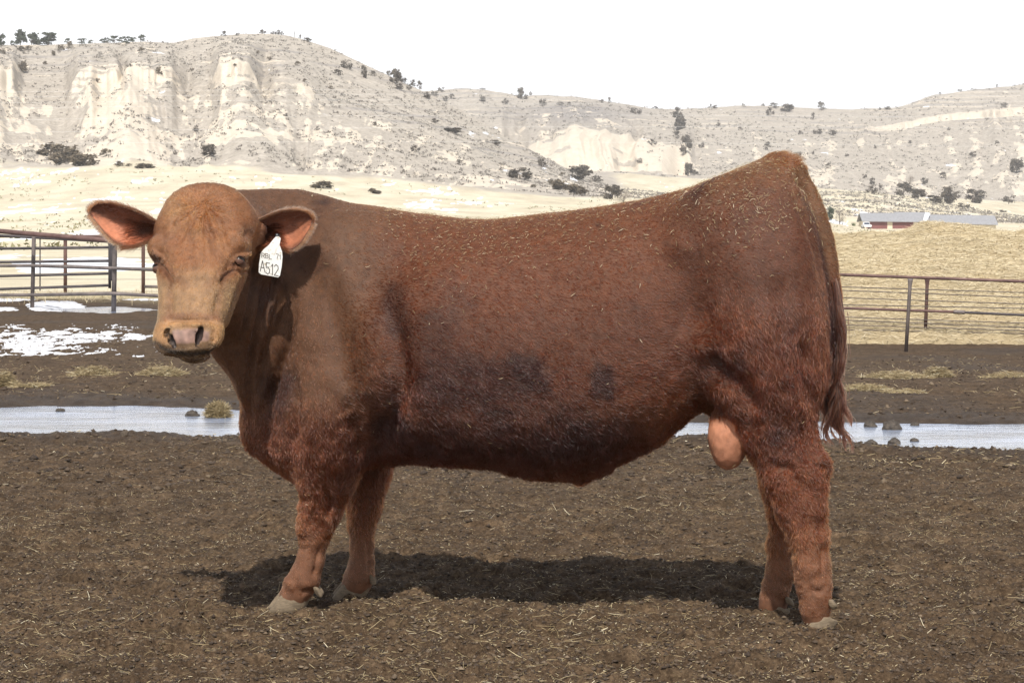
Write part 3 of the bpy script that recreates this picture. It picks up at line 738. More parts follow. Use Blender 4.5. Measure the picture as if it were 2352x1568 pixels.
# ears: fringe and inner tufts
eP, eN, eF, eL, eC = [], [], [], [], []
for (v_, f_, c_), sg in ((earL, -1), (earR, 1)):
    v_ = np.array(v_); n, m_ = 30, 22; half = n * m_
    k = 9000
    a = rng.random(k); b = rng.random(k); rim = rng.random(k) < .45; b = np.where(rim, np.where(rng.random(k) < .5, b * .06, 1 - b * .06), b)
    i0 = np.clip((a * (n - 1)).astype(int), 0, n - 2); j0 = np.clip((b * (m_ - 1)).astype(int), 0, m_ - 2); fa = a * (n - 1) - i0; fb = b * (m_ - 1) - j0
    def at(off): return (v_[off + i0 * m_ + j0] * ((1 - fa) * (1 - fb))[:, None] + v_[off + (i0 + 1) * m_ + j0] * (fa * (1 - fb))[:, None] + v_[off + i0 * m_ + j0 + 1] * ((1 - fa) * fb)[:, None] + v_[off + (i0 + 1) * m_ + j0 + 1] * (fa * fb)[:, None])
    p0 = at(0); p1 = at(half); outl = rng.random(k) < .5
    pos = np.where(outl[:, None], p1, p0); nn = np.tile(np.array([0, -1., 0]), (k, 1)); nn[outl] *= -1
    inner = ~outl & ~rim; keep = ~inner | (rng.random(k) < .30) | ((a < .42) & (b > .3))
    edge_dir = np.where((b < .5)[:, None], np.array([0, 0, 1.]), np.array([0, 0, -1.]))
    fl_ = np.array([sg * 1.0, -.1, 0]) + edge_dir * np.where(rim, .5, .15)[:, None] + rng.normal(0, .25, (k, 3))
    tuft = (~outl) & (a < .45) & (b > .3); fl_[tuft] += np.array([sg * .3, -.5, -.2])
    cidx = np.where(outl, half, 0) + i0 * m_ + j0
    cc_ = c_[cidx].copy(); cc_[rim] = cc_[rim] * .4 + np.array([.25, .11, .05]) * .6; cc_[tuft] *= .35
    cc_[inner & ~tuft] = cc_[inner & ~tuft] * .6 + .02
    L_ = np.where(rim, .017, .011) + np.where(tuft, .018, 0)
    eP.append(pos[keep]); eN.append(nn[keep]); eF.append(norm(fl_)[keep]); eL.append((L_ * rng.uniform(.6, 1.3, k))[keep]); eC.append(cc_[keep])
eP, eN, eF, eL, eC = map(np.concatenate, (eP, eN, eF, eL, eC)); k = len(eP)
P_ = eP[:, None] + eL[:, None, None] * (eF[:, None] * tt + eN[:, None] * (.25 * (tt - .5 * tt ** 2)))
strands('ear_hair', P_, np.tile(.0005 * (1 - .7 * np.linspace(0, 1, KP)), (k, 1)), np.clip(eC * rng.uniform(.7, 1.3, (k, 1)), .004, .8), coat_mat, BULL)
# tail switch: wavy clumps
clumps = []
mainp = [(1916, 640, 10), (1926, 700, 13), (1933, 760, 16), (1932, 820, 15), (1922, 872, 12)]
tips = [((1898, 930), (1893, 985), (1905, 1022)), ((1902, 940), (1905, 990), (1909, 1028)), ((1925, 930), (1935, 985), (1957, 1042)), ((1918, 935), (1926, 990), (1948, 1034)),
        ((1938, 910), (1947, 950), (1949, 985)), ((1893, 915), (1886, 955), (1892, 992)), ((1912, 930), (1912, 975), (1924, 1012)), ((1930, 915), (1938, 960), (1934, 1000)),
        ((1905, 925), (1912, 975), (1930, 1018)), ((1921, 930), (1930, 985), (1952, 1036)), ((1915, 920), (1900, 965), (1903, 1005))]
sP, sC = [], []
KS = 16
for ci, tp in enumerate(tips):
    path = [(a, b) for a, b, _ in mainp] + list(tp)
    pts = np.array(path, float); L = np.concatenate([[0], np.cumsum(np.hypot(*np.diff(pts, axis=0).T))])
    for h in range(130):
        s0 = rng.uniform(0, L[-1] * .5); s1 = L[-1] * rng.uniform(.82, 1.0) if rng.random() < .8 else s0 + rng.uniform(60, 160); s1 = min(max(s1, s0 + 50), L[-1])
        ss = np.linspace(s0, s1, KS); U_ = np.interp(ss, L, pts[:, 0]); V_ = np.interp(ss, L, pts[:, 1]); q = ss / L[-1]
        wd = np.interp(ss, [0, 120, 200, 240, 290, L[-1]], [8, 10, 10, 6, 8, 1.2])
        ph = ci * 1.3; off_ = rng.normal(0, .42); offy = rng.normal(0, .42)
        U_ = U_ + off_ * wd + (2.5 + 5.5 * sstep(.6, .9, q)) * np.sin(ss / 16 + ph + .9 * off_) * np.clip(q * 2, .3, 1) ; V_ = V_ + 2 * np.cos(ss / 15 + ph)
        T_ = -.09 + offy * wd / 700 * 1.2 + .008 * np.sin(ss / 21 + ph)
        fl2 = rng.random() < .14; U_ = U_ + (rng.normal(0, 9) * np.sin(q * 9 + ph * 2 + rng.uniform(0, 6)) * q if fl2 else 0); sP.append(np.stack([B(a, b, c) for a, b, c in zip(U_, V_, T_)])); g = rng.uniform(.5, 1.5)
        sC.append(np.array([.032, .009, .005]) * g if rng.random() < .65 else np.array([.12, .042, .02]) * g)
sP = np.array(sP); sC = np.array(sC)
strands('tail_switch', sP, np.tile(.0012 * (1 - .6 * np.linspace(0, 1, KS)), (len(sP), 1)), sC, hair_material('switch_hair', rough=.4, ior=1.40), BULL)

# ------------------------------------------------------------------ eyes
def uvsphere(c, r, n=24, m_=16, R=None):
    V = []; Fq = []
    for i in range(m_ + 1):
        th = math.pi * i / m_
        for j in range(n):
            ph = 2 * math.pi * j / n; p = np.array([math.sin(th) * math.cos(ph), math.sin(th) * math.sin(ph), math.cos(th)]) * r
            V.append((R @ p if R is not None else p) + c)
    for i in range(m_):
        for j in range(n): Fq.append((i * n + j, (i + 1) * n + j, (i + 1) * n + (j + 1) % n, i * n + (j + 1) % n))
    return V, Fq
me_ = M('eye_wet'); me_.set(color=(.010, .006, .004), rough=.12, spec=.35)
lidm = simple('eyelid_skin', (.10, .05, .035), .5, .2, 60)
lidm = simple('eyelid_skin', (.085, .036, .02), .6, .3, 200)
for sg in (-1, 1):
    ec = HL(.240, .1365 if sg > 0 else -.130, .031); v_, f_ = uvsphere(ec, .0165); e = mesh_obj('eye', v_, f_, me_.m, BULL)
    eo = norm((hr * sg * .75 + hn * .65)[None])[0]; eu = -hf - eo * (-hf @ eo); eu /= np.linalg.norm(eu); es = np.cross(eo, eu)
    for nm, a0, a1 in (('upper_eyelid', 12, 85), ('lower_eyelid', -80, -26)):
        LV = []; LF = []; na, nb2 = 9, 15
        for R_l in (.0185, .0155):
            for i in range(na):
                for j in range(nb2):
                    az = math.radians(-80 + 160 * j / (nb2 - 1)); t = i / (na - 1); edge_ = math.cos(az) ** .6 if math.cos(az) > 0 else 0
                    el = math.radians((a0 * edge_) * (1 - t) + a1 * t) if nm[0] == 'u' else math.radians(a0 * (1 - t) + (a1 * edge_) * t)
                    LV.append(ec + R_l * (eo * math.cos(el) * math.cos(az) + es * math.cos(el) * math.sin(az) + eu * math.sin(el)))
        for q0 in (0, na * nb2):
            for i in range(na - 1):
                for j in range(nb2 - 1): k_ = q0 + i * nb2 + j; LF.append((k_, k_ + 1, k_ + nb2 + 1, k_ + nb2))
        for j in range(nb2 - 1):
            for i in (0, na - 1): k_ = i * nb2 + j; LF.append((k_, k_ + 1, k_ + 1 + na * nb2, k_ + na * nb2))
        ld = mesh_obj(nm, LV, LF, lidm, e); ld.location = (0, 0, 0)
# ------------------------------------------------------------------ hooves and dewclaws
def hoof_mat():
    m = M('hoof_horn'); c = m.coord((30, 30, 120)); f = m.noise(c, 2.0, 5); g = m.noise(m.coord(), 30, 4)
    m.set(color=m.mix(m.ramp(g, [(.5, 0), (.75, .8)]), m.ramp(f, [(.3, (.10, .074, .046)), (.7, (.20, .15, .095))]), (.075, .052, .032)), rough=.85, normal=m.bump(f, .4, .003)); return m.m
HOOF = hoof_mat()
def claw(c, yaw, L=.095, Wd=.046, Hh=.075, side=1):
    V = []; Fq = []; n = 16; lv = [(0, 1.0), (.25, .98), (.6, .90), (.9, .80), (1.0, .70)]
    cy, sy_ = math.cos(yaw), math.sin(yaw)
    for (h, sc) in lv:
        for j in range(n):
            a = 2 * math.pi * j / n; X = math.cos(a); Y = math.sin(a)
            lx = X * L / 2 * sc; ly = np.sign(Y) * abs(Y) ** .8 * Wd / 2 * (1 - .35 * max(-X, 0)) * (.9 + .1 * sc)
            lx += h * Hh * .62 - .01                  # slopes back from the toe (toe at -x)
            zz = h * Hh * (1 - .22 * (X > 0) * X)
            V.append((c[0] + lx * cy - ly * sy_, c[1] + lx * sy_ + ly * cy, c[2] + zz))
    for i in range(len(lv) - 1):
        for j in range(n): Fq.append((i * n + j, i * n + (j + 1) % n, (i + 1) * n + (j + 1) % n, (i + 1) * n + j))
    Fq.append(tuple(range(n))[::-1]); Fq.append(tuple((len(lv) - 1) * n + j for j in range(n)))
    return V, Fq
def hoof(u, v, t, yaw, sc=1.0, sink=.012):
    p = B(u, v, t); allv = []; allf = []
    for s in (-1, 1):
        c = p + np.array([-math.sin(yaw) * s * .027, math.cos(yaw) * s * .027, -sink]) ; c[2] = p[2] - sink
        v_, f_ = claw(c, yaw + s * .08, .105 * sc, .05 * sc, .07 * sc); allf += [tuple(i + len(allv) for i in q) for q in f_]; allv += v_
    return mesh_obj('hoof', allv, allf, HOOF, BULL)
def dewclaw(u, v, t, r=(.012, .010, .018)):
    p = B(u, v, t)
    allv = []; allf = []
    for s in (-1, 1):
        v_, f_ = uvsphere(p + np.array([0, s * .020, 0]), np.array(r), 12, 8, None); v_ = [q + (q - p) * .35 * vnoise(q[0] * 90, q[1] * 90, q[2] * 90, 3) + np.array([.010 * (p[2] - q[2]) / .02, 0, 0]) for q in v_]; allf += [tuple(i + len(allv) for i in q) for q in f_]; allv += v_
    return mesh_obj('dewclaw', allv, allf, HOOF, BULL)
hoof(656, 1398, -.16, .25, 1.12); hoof(796, 1375, .16, .15, 1.1); hoof(1868, 1446, -.165, .35, .95, .02); hoof(1764, 1420, .15, .1, .95, .02)
dewclaw(732, 1356, -.16); dewclaw(855, 1328, .16); dewclaw(1910, 1385, -.165); dewclaw(1812, 1378, .15)

# ------------------------------------------------------------------ ear tag
def flat_poly(pts, y, th, yfun=None):
    n = len(pts); V = [px(a, b, y + (yfun(a, b) if yfun else 0)) for a, b in pts] + [px(a, b, y + (yfun(a, b) if yfun else 0) + th) for a, b in pts]
    return V, [tuple(range(n))[::-1], tuple(range(n, 2 * n))] + [(i, (i + 1) % n, n + (i + 1) % n, n + i) for i in range(n)]
tm = M('white_tag_plastic'); cc = tm.coord(); g = tm.noise(cc, 90, 5)
tm.set(color=tm.mix(tm.ramp(g, [(.58, 0), (.72, 1)]), (.80, .79, .75), (.42, .35, .24)), rough=.35)
tiltf = lambda a, b: -.0006 * (a - 620) * .5 + .0002 * (b - 590)
tagpts = [(629, 548), (634, 543), (640, 543), (645, 547), (642, 562), (648, 578), (649, 590), (647, 612), (643, 633), (639, 637), (600, 630), (594, 625), (595, 606), (599, 582), (604, 574), (617, 563)]
v_, f_ = flat_poly(tagpts, -.345, .0022, tiltf); tg = mesh_obj('ear_tag', v_, f_, tm.m, BULL, smooth=False)
tg['label'] = 'white plastic tag hanging from the ear with hand-inked dark characters'
def stroke_mesh(strokes, y, wd, mat, name, parent, world=None):
    V = []; Fq = []
    for st in strokes:
        p = np.array(st, float)
        for a, b in zip(p, p[1:]):
            d = b - a; L = np.hypot(*d); d = d / (L + 1e-9); nrm = np.array([-d[1], d[0]]) * wd / 2; a2 = a - d * wd * .3; b2 = b + d * wd * .3
            k = len(V)
            for q in (a2 + nrm, a2 - nrm, b2 - nrm, b2 + nrm): V.append(px(q[0], q[1], y + tiltf(*q)))
            for q in (a2 + nrm, a2 - nrm, b2 - nrm, b2 + nrm): V.append(px(q[0], q[1], y + .0006 + tiltf(*q)))
            Fq += [(k, k + 1, k + 2, k + 3), (k + 7, k + 6, k + 5, k + 4), (k, k + 4, k + 5, k + 1), (k + 1, k + 5, k + 6, k + 2), (k + 2, k + 6, k + 7, k + 3), (k + 3, k + 7, k + 4, k)]
    return mesh_obj(name, V, Fq, mat, parent, smooth=False)
def gl(ch, x, y, w_, h):       # skewed glyph strokes in tag pixels
    G = {'A': [[(0, 1), (.5, 0), (1, 1)], [(.2, .62), (.8, .62)]], '5': [[(1, 0), (.15, 0), (.1, .45), (.6, .38), (1, .6), (.9, .9), (.45, 1.02), (0, .9)]],
         '1': [[(.2, .2), (.6, 0), (.55, 1)]], '2': [[(0, .2), (.4, 0), (.9, .12), (.95, .38), (.45, .72), (0, 1), (1, 1)]],
         'R': [[(0, 1), (0, 0), (.8, .05), (.95, .28), (.7, .5), (0, .5)], [(.45, .5), (1, 1)]], 'B': [[(0, 0), (0, 1), (.8, .95), (1, .72), (.7, .5), (0, .48)], [(0, 0), (.75, .04), (.9, .25), (.7, .5)]],
         'L': [[(0, 0), (0, 1), (.95, 1)]], '7': [[(0, 0), (1, 0), (.4, 1)]]}[ch]
    return [[(x + a * w_, y + b * h + a * w_ * .17) for a, b in s] for s in G]
ink = simple('tag_ink', (.045, .038, .03), .6, .2, 60); ink2 = simple('tag_ink_faded', (.10, .08, .055), .6, .2, 60)
st = []
for ch, a, b, w_ in (('A', 597.5, 598, 11), ('5', 610.5, 603, 9), ('1', 622, 606, 7), ('2', 630, 607, 9.5)): st += gl(ch, a, b, w_, 25)
stroke_mesh(st, -.3458, 1.7, ink, 'tag_writing', tg)
st = []
for ch, a, b, w_ in (('R', 601, 581, 7), ('B', 610, 582, 6.5), ('L', 619, 584, 5.5), ('7', 634, 583, 5.5), ('1', 641, 585, 5)): st += gl(ch, a, b, w_, 10.5)
stroke_mesh(st, -.3458, 1.3, ink2, 'tag_heading', tg)
v_, f_ = uvsphere(px(636.5, 542, -.352), np.array([.009, .007, .009]), 16, 10); bk = M('black_stud'); bk.set(color=(.01, .01, .012), rough=.25)
mesh_obj('tag_stud', v_, f_, bk.m, tg)
for o in tg.children: o.location = (0, 0, 0)
# ------------------------------------------------------------------ the yard
def GU(x, d): return 1176 + x / d * F
PU = [-1500, 0, 100, 300, 450, 560, 900, 1300, 1560, 1900, 2100, 2352, 3800]
PT = [940, 936, 931, 931, 936, 940, 950, 962, 968, 966, 969, 973, 1000]          # far rim of the long puddle (px)
PB = [1000, 997, 1001, 994, 1000, 1003, 1004, 1004, 1006, 1014, 1026, 1032, 1060]
def v_of(d, z=0.0): return HOR + (CAMH - z) * F / d
def ground_base(x, d):
    u = GU(x, d); v0 = v_of(d)
    z = -.35 * sstep(19, 34, d) * sstep(.04, .12, x / d) + .015 * vnoise(x * .5, d * .5, None, 3) * sstep(30, 16, d)
    z += .06 * sstep(40, 60, d) * vnoise(x * .1, d * .1, None, 8)
    vt = np.interp(u, PU, PT); vb = np.interp(u, PU, PB)
    e = np.abs(v0 - (vt + vb) / 2) / ((vb - vt) / 2) + .16 * fbm(x * 1.6, d * 1.6, None, 4, 11)
    rim = .030 * sstep(2.2, 1.15, e); pool = sstep(1.22, .70, e)
    z = z + rim - .10 * pool
    # slush pool by the far fence
    e2 = np.abs(v0 - 709) / 7 + np.abs(u - 250) / 150 + .5 * fbm(x * .5, d * .5, None, 3, 13)
    z = z - .10 * sstep(1.4, .6, e2)
    return z, e, e2
def ground_relief(x, d):
    near = sstep(26, 10, d)
    r = .016 * fbm(x * 2.2, d * 2.2, None, 3, 21)
    n1 = fbm(x * 9, d * 9, None, 3, 31); r = r + .023 * n1 * (.7 + .3 * near)
    n2 = fbm(x * 30, d * 30, None, 3, 41); r = r + .017 * np.maximum(n2, -.35) * (.35 + .65 * near)
    n3 = fbm(x * 95, d * 95, None, 2, 51); r = r + .0065 * n3 * sstep(14, 8, d)
    return r, n1, n2
# hoof prints near the legs
HOOFP = [(rng.uniform(-2.2, 2.2), rng.uniform(6.2, 11.5)) for _ in range(110)]
def ground_z(x, d):
    x = np.atleast_1d(np.asarray(x, float)); d = np.atleast_1d(np.asarray(d, float))
    b, e, e2 = ground_base(x, d); r, n1, n2 = ground_relief(x, d)
    wetf = sstep(.9, 1.3, e)
    z = b + r * (.25 + .75 * wetf)
    for hx, hy in HOOFP:
        q = ((x - hx) / .062) ** 2 + ((d - hy) / .075) ** 2
        z = z - .030 * np.exp(-q ** 1.5) + .012 * np.exp(-(np.sqrt(q) - 1.5) ** 2 / .12)
    return z
vr = np.concatenate([np.linspace(2600, 1640, 60)[:-1], np.arange(1640, 664, -1.55)]); dr = CAMH * F / (vr - HOR)
sx = np.concatenate([-np.geomspace(1.5, .301, 70), np.linspace(-.30, .30, 1050), np.geomspace(.301, 1.5, 70)])
D_, SX = np.meshgrid(dr, sx, indexing='ij'); X_ = (SX * D_).ravel(); D_ = D_.ravel()
nr, nc_ = len(dr), len(sx)
b_, e_, e2_ = ground_base(X_, D_); rl, n1_, n2_ = ground_relief(X_, D_)
Z_ = ground_z(X_, D_)
I = np.arange(nr * nc_).reshape(nr, nc_)
GQ = np.stack([I[:-1, :-1], I[:-1, 1:], I[1:, 1:], I[1:, :-1]], -1).reshape(-1, 4)
U_ = GU(X_, D_); V_ = v_of(D_, Z_)
# how much the surface is grass (beyond the fences) and how wet it is
grassv = np.interp(U_, [0, 370, 1300, 1500, 2352], [690, 694, 690, 672, 672])
grass = sstep(6, -10, v_of(D_) - grassv + 12 * fbm(X_ * .4, D_ * .25, None, 3, 61))
wet = np.clip(sstep(2.1, 1.0, e_) + .8 * sstep(1.8, .8, e2_) + .55 * sstep(.15, .5, fbm(X_ * .7, D_ * .45, None, 3, 71)) * sstep(9.5, 14, D_), 0, 1)
straw = np.clip(.5 + .9 * fbm(X_ * 1.1, D_ * .9, None, 4, 81), 0, 1) * sstep(16, 10, D_)
m = M('corral_mud'); c = m.coord()
f1 = m.noise(c, 14, 6, .62); f2 = m.noise(c, 75, 5, .65); f3 = m.noise(c, 260, 3, .6); f4 = m.noise(c, 3.0, 4, .6)
mud = m.ramp(m.math('MULTIPLY_ADD', f2, .55, m.math('MULTIPLY', f1, .45)), [(.34, (.019, .0115, .0065)), (.50, (.073, .047, .027)), (.66, (.165, .112, .066))])
mud = m.mix(.5, mud, m.ramp(f4, [(.35, .55), (.5, .95), (.65, 1.4)]), 'MULTIPLY')
chaff = m.ramp(f3, [(.60, 0), (.70, 1)]); chf = m.math('MULTIPLY', m.math('MULTIPLY', chaff, m.attr('straw', 'Fac')), .75)
mud = m.mix(chf, mud, (.27, .205, .120))
wetc = m.mix(m.math('MULTIPLY', m.attr('wet', 'Fac'), .55), mud, (.030, .023, .018))
g1 = m.noise(m.coord((1, .25, 1)), 3.5, 6, .7); g2 = m.noise(c, 22, 4, .7)
gr = m.ramp(m.math('MULTIPLY_ADD', g2, .4, m.math('MULTIPLY', g1, .6)), [(.3, (.19, .155, .085)), (.5, (.38, .32, .19)), (.7, (.52, .45, .30))])
m.set(color=m.mix(m.attr('grass', 'Fac'), wetc, gr), rough=m.math('MULTIPLY_ADD', m.attr('wet', 'Fac'), -.30, .88), spec=.12,
      normal=m.bump(m.math('ADD', f2, m.math('MULTIPLY', f3, .5)), .9, .008))
ground = mesh_obj('ground', np.stack([X_, D_ - 8, Z_], 1), GQ, m.m, attrs={'grass': grass, 'wet': wet, 'straw': straw}); tag(ground, kind='structure')

# ---- water
def water_mat():
    m = M('muddy_water'); c = m.coord((1, 3.5, 1)); n = m.noise(c, 2.6, 4, .6); n2 = m.noise(m.coord((1, 2, 1)), 16, 3, .5)
    m.set(color=m.ramp(m.noise(m.coord((1, 2, 1)), .9, 4), [(.4, (.16, .18, .22)), (.65, (.34, .40, .52))]), rough=.12, spec=.75, ior=1.33, normal=m.bump(m.math('MULTIPLY_ADD', n2, .12, n), .45, .02)); return m.m  # sky reflection painted into the base colour as blue
WM = water_mat()
def sheet(name, poly, z, mat):
    o = mesh_obj(name, [(x, d - 8, z) for x, d in poly], [tuple(range(len(poly)))], mat, smooth=False); return tag(o, kind='structure')
def gp(u, v, z=0.0): d = (CAMH - z) * F / (v - HOR); return ((u - 1176) / F * d, d)
def strip(name, us, vt, vb, z, mat):
    V = []; Fq = []
    for u, a, b in zip(us, vt, vb):
        for v in (b, a): x, d = gp(u, v, z); V.append((x, d - 8, z))
    for i in range(len(us) - 1): Fq.append((2 * i, 2 * i + 2, 2 * i + 3, 2 * i + 1))
    return tag(mesh_obj(name, V, Fq, mat, smooth=False), kind='structure')
us = np.linspace(-700, 3000, 40)
strip('puddle', us, np.interp(us, PU, PT) - 22, np.interp(us, PU, PB) + 10, -.004, WM)
strip('slush_water', np.linspace(60, 620, 20), np.full(20, 698.), np.full(20, 722.), -.03, WM)

# ---- snow lying in the yard: a thin sheet that breaks through the mud
sm = M('old_snow'); c = sm.coord(); sn = sm.noise(c, 9, 5)
sm.set(color=sm.mix(sm.ramp(sm.noise(c, 7, 6, .8), [(.50, 0), (.66, .85)]), (.64, .65, .67), (.24, .18, .13)), rough=.6, sss=.0, normal=sm.bump(sn, .6, .03))
def snow(name, u0, u1, v0, v1, fn, nu=260, nv=120):
    uu_, vv_ = np.meshgrid(np.linspace(u0, u1, nu), np.linspace(v1, v0, nv), indexing='ij'); d = CAMH * F / (vv_ - HOR); x = (uu_ - 1176) / F * d
    h = fn(uu_, vv_, x, d); z = ground_z(x.ravel(), d.ravel()).reshape(x.shape) + np.clip(h, -.05, .012)
    I = np.arange(nu * nv).reshape(nu, nv); Q = np.stack([I[:-1, :-1], I[1:, :-1], I[1:, 1:], I[:-1, 1:]], -1).reshape(-1, 4)
    keep = (h.ravel()[Q].max(1) > -.03); Q = Q[keep][:, ::-1]
    used = np.unique(Q); mp_ = -np.ones(nu * nv, int); mp_[used] = np.arange(len(used))
    V = np.stack([x.ravel(), d.ravel() - 8, z.ravel()], 1)[used]
    return mesh_obj(name, V, mp_[Q], sm.m)
def bl(u, v, a, b, ra, rb): return np.exp(-((u - a) / ra) ** 2 - ((v - b) / rb) ** 2)
s1 = snow('snow_patch', -140, 380, 744, 822, lambda u, v, x, d: .07 * (np.maximum.reduce([bl(u, v, 70, 778, 150, 22), bl(u, v, 210, 772, 130, 12) * .9, bl(u, v, 60, 800, 90, 14), bl(u, v, 300, 772, 50, 8) * .9, bl(u, v, -80, 780, 80, 25)]) - .68 + 1.7 * fbm(x * 5.5, d * 1.9, None, 5, 91, .7)))
tag(s1, 'broken patch of old snow on the mud in front of the pipe fence', 'snow', kind='stuff')
s2 = snow('snow_patch', -160, 560, 682, 724, lambda u, v, x, d: .12 * (np.maximum.reduce([bl(u, v, 130, 704, 75, 12) * 1.2, bl(u, v, -10, 710, 70, 6), bl(u, v, 420, 690, 180, 4), bl(u, v, 0, 690, 100, 4) * .8]) - .55 + .35 * fbm(x * .6, d * .35, None, 4, 92)), 200, 90)
tag(s2, 'smooth white snow bank at the foot of the pipe fence', 'snow', kind='stuff')
# ---- crumbs of dung and mud, bits of straw
def crumbs(name, n, d0, d1, smin_, smax, mat, seed, spread=.30, pw=1.0):
    r = np.random.default_rng(seed); t = r.random(n)
    d = d0 * (d1 / d0) ** (t ** pw); x = r.uniform(-spread, spread, n) * d
    s = smin_ * (smax / smin_) ** (r.random(n) ** 2.6); z = ground_z(x, d)
    _, e, _ = ground_base(x, d); ok = e > 1.12; x, d, s, z = x[ok], d[ok], s[ok], z[ok]; n = len(x)
    base = np.array([[1, 0, 0], [-1, 0, 0], [0, 1, 0], [0, -1, 0], [0, 0, 1], [0, 0, -.6], [.62, .62, .35], [-.62, .62, .35], [.62, -.62, .35], [-.62, -.62, .35]])
    tri = np.array([[4, 6, 8], [4, 7, 6], [4, 9, 7], [4, 8, 9], [0, 8, 6], [2, 6, 7], [1, 7, 9], [3, 9, 8], [0, 6, 2], [2, 7, 1], [1, 9, 3], [3, 8, 0], [5, 0, 2], [5, 2, 1], [5, 1, 3], [5, 3, 0]])
    V = base[None] * r.uniform(.45, 1.45, (n, 10, 1)) * s[:, None, None] * r.uniform(.6, 1.3, (n, 1, 3)) * np.array([1, 1, .75])
    a = r.uniform(0, 6.28, n); ca, sa = np.cos(a)[:, None], np.sin(a)[:, None]
    X = V[..., 0] * ca - V[..., 1] * sa; Y = V[..., 0] * sa + V[..., 1] * ca
    P = np.stack([X + x[:, None], Y + d[:, None] - 8, V[..., 2] + z[:, None] + .15 * s[:, None]], -1).reshape(-1, 3)
    Q = (tri[None] + 10 * np.arange(n)[:, None, None]).reshape(-1, 3)
    return mesh_obj(name, P, Q, mat, attrs={'tone': np.repeat(r.uniform(0, 1, n), 10)})
cm = M('mud_crumb'); t_ = cm.attr('tone', 'Fac'); cn = cm.noise(cm.coord(), 120, 4)
cm.set(color=cm.mix(.5, cm.ramp(t_, [(0, (.032, .020, .012)), (.6, (.078, .053, .033)), (.93, (.13, .093, .058)), (1, (.19, .14, .09))]), cm.ramp(cn, [(.3, .6), (.7, 1.4)]), 'MULTIPLY'), rough=.9, normal=cm.bump(cn, .6, .003))
tag(crumbs('dung_crumbs', 90000, 5.6, 15, .003, .0105, cm.m, 5, pw=1.0), 'dry crumbled dung and mud covering the pen floor around the bull', 'dung crumbs', kind='stuff')
tag(crumbs('mud_crumbs', 15000, 12, 34, .006, .026, cm.m, 6), 'rough mud lumps strewn between the puddle and the fences', 'mud lumps', kind='stuff')
def blades(P, L, W, az, tilt, bend, r):      # arrays -> ribbon blades with two segments, three sided cross section
    n = len(P); h = np.stack([np.cos(az) * np.cos(tilt), np.sin(az) * np.cos(tilt), np.sin(tilt)], 1); sdv = np.stack([-np.sin(az), np.cos(az), np.zeros(n)], 1)
    up = np.cross(sdv, h) * -1; up = np.where(up[:, 2:3] < 0, -up, up); V = []
    for k, t in enumerate((-.5, 0, .5)):
        c = P + h * (L * t)[:, None] + sdv * (bend * L * (abs(t) * 2) ** 2)[:, None]
        w_ = W * (1.0 if k == 1 else .7)
        V += [c + sdv * (w_ / 2)[:, None], c - sdv * (w_ / 2)[:, None], c + up * (w_ * .5)[:, None]]
    V = np.stack(V, 1).reshape(-1, 3)
    f = np.array([[0, 3, 5, 2], [1, 2, 5, 4], [0, 1, 4, 3], [3, 6, 8, 5], [4, 5, 8, 7], [3, 4, 7, 6]])
    return V, (f[None] + 9 * np.arange(n)[:, None, None]).reshape(-1, 4)
stm = M('straw'); t_ = stm.attr('tone', 'Fac')
stm.set(color=stm.ramp(t_, [(0, (.13, .095, .045)), (.5, (.30, .225, .115)), (.85, (.50, .41, .24)), (1, (.74, .66, .47))]), rough=.55, spec=.4)
def scatter_straw(name, x, d, r, L0, L1, W0, W1, zoff=.004, mat=None, tilt=.35, zf=None):
    n = len(x); z = (ground_z(x, d) if zf is None else zf) + zoff; L = L0 * (L1 / L0) ** (r.random(n) ** 1.8)
    V, Q = blades(np.stack([x, d - 8, z], 1), L, r.uniform(W0, W1, n), r.uniform(0, 6.28, n), r.normal(0, tilt, n), r.normal(0, .12, n), r)
    return mesh_obj(name, V, Q, mat or stm.m, smooth=False, attrs={'tone': np.repeat(np.clip(r.normal(.45, .28, n), 0, 1), 9)})
r_ = np.random.default_rng(11); n = 26000
d = 5.6 * (16 / 5.6) ** r_.random(n); x = r_.uniform(-.30, .30, n) * d
keep = r_.random(n) < .15 + .85 * sstep(-.25, .45, fbm(x * 1.1, d * .9, None, 4, 81)); x, d = x[keep], d[keep]
ok = ground_base(x, d)[1] > 1.15; x, d = x[ok], d[ok]
tag(scatter_straw('loose_straw', x, d, r_, .008, .075, .0012, .0030, .006), 'fine bits of straw trodden into the pen floor', 'straw', kind='stuff')
r_ = np.random.default_rng(12); n = 36000
d = 5.6 * (13 / 5.6) ** r_.random(n); x = r_.uniform(-.28, .28, n) * d
keep = r_.random(n) < .25 + .75 * sstep(-.3, .4, fbm(x * 1.4, d * 1.2, None, 4, 83)); x, d = x[keep], d[keep]
ok = ground_base(x, d)[1] > 1.15; x, d = x[ok], d[ok]
tag(scatter_straw('straw_chaff', x, d, r_, .004, .016, .0012, .0032, .006), 'tiny pale chaff mixed all over the pen floor', 'chaff', kind='stuff')
n = 14000; d = 13 * (34 / 13) ** r_.random(n); x = r_.uniform(-.30, .30, n) * d
keep = r_.random(n) < .1 + .9 * sstep(-.1, .5, fbm(x * .7, d * .35, None, 4, 85)); x, d = x[keep], d[keep]; ok = ground_base(x, d)[1] > 1.2; x, d = x[ok], d[ok]
tag(scatter_straw('straw_litter', x, d, r_, .015, .10, .003, .007, .01), 'sparse straw litter on the mud beyond the puddle', 'straw litter', kind='stuff')
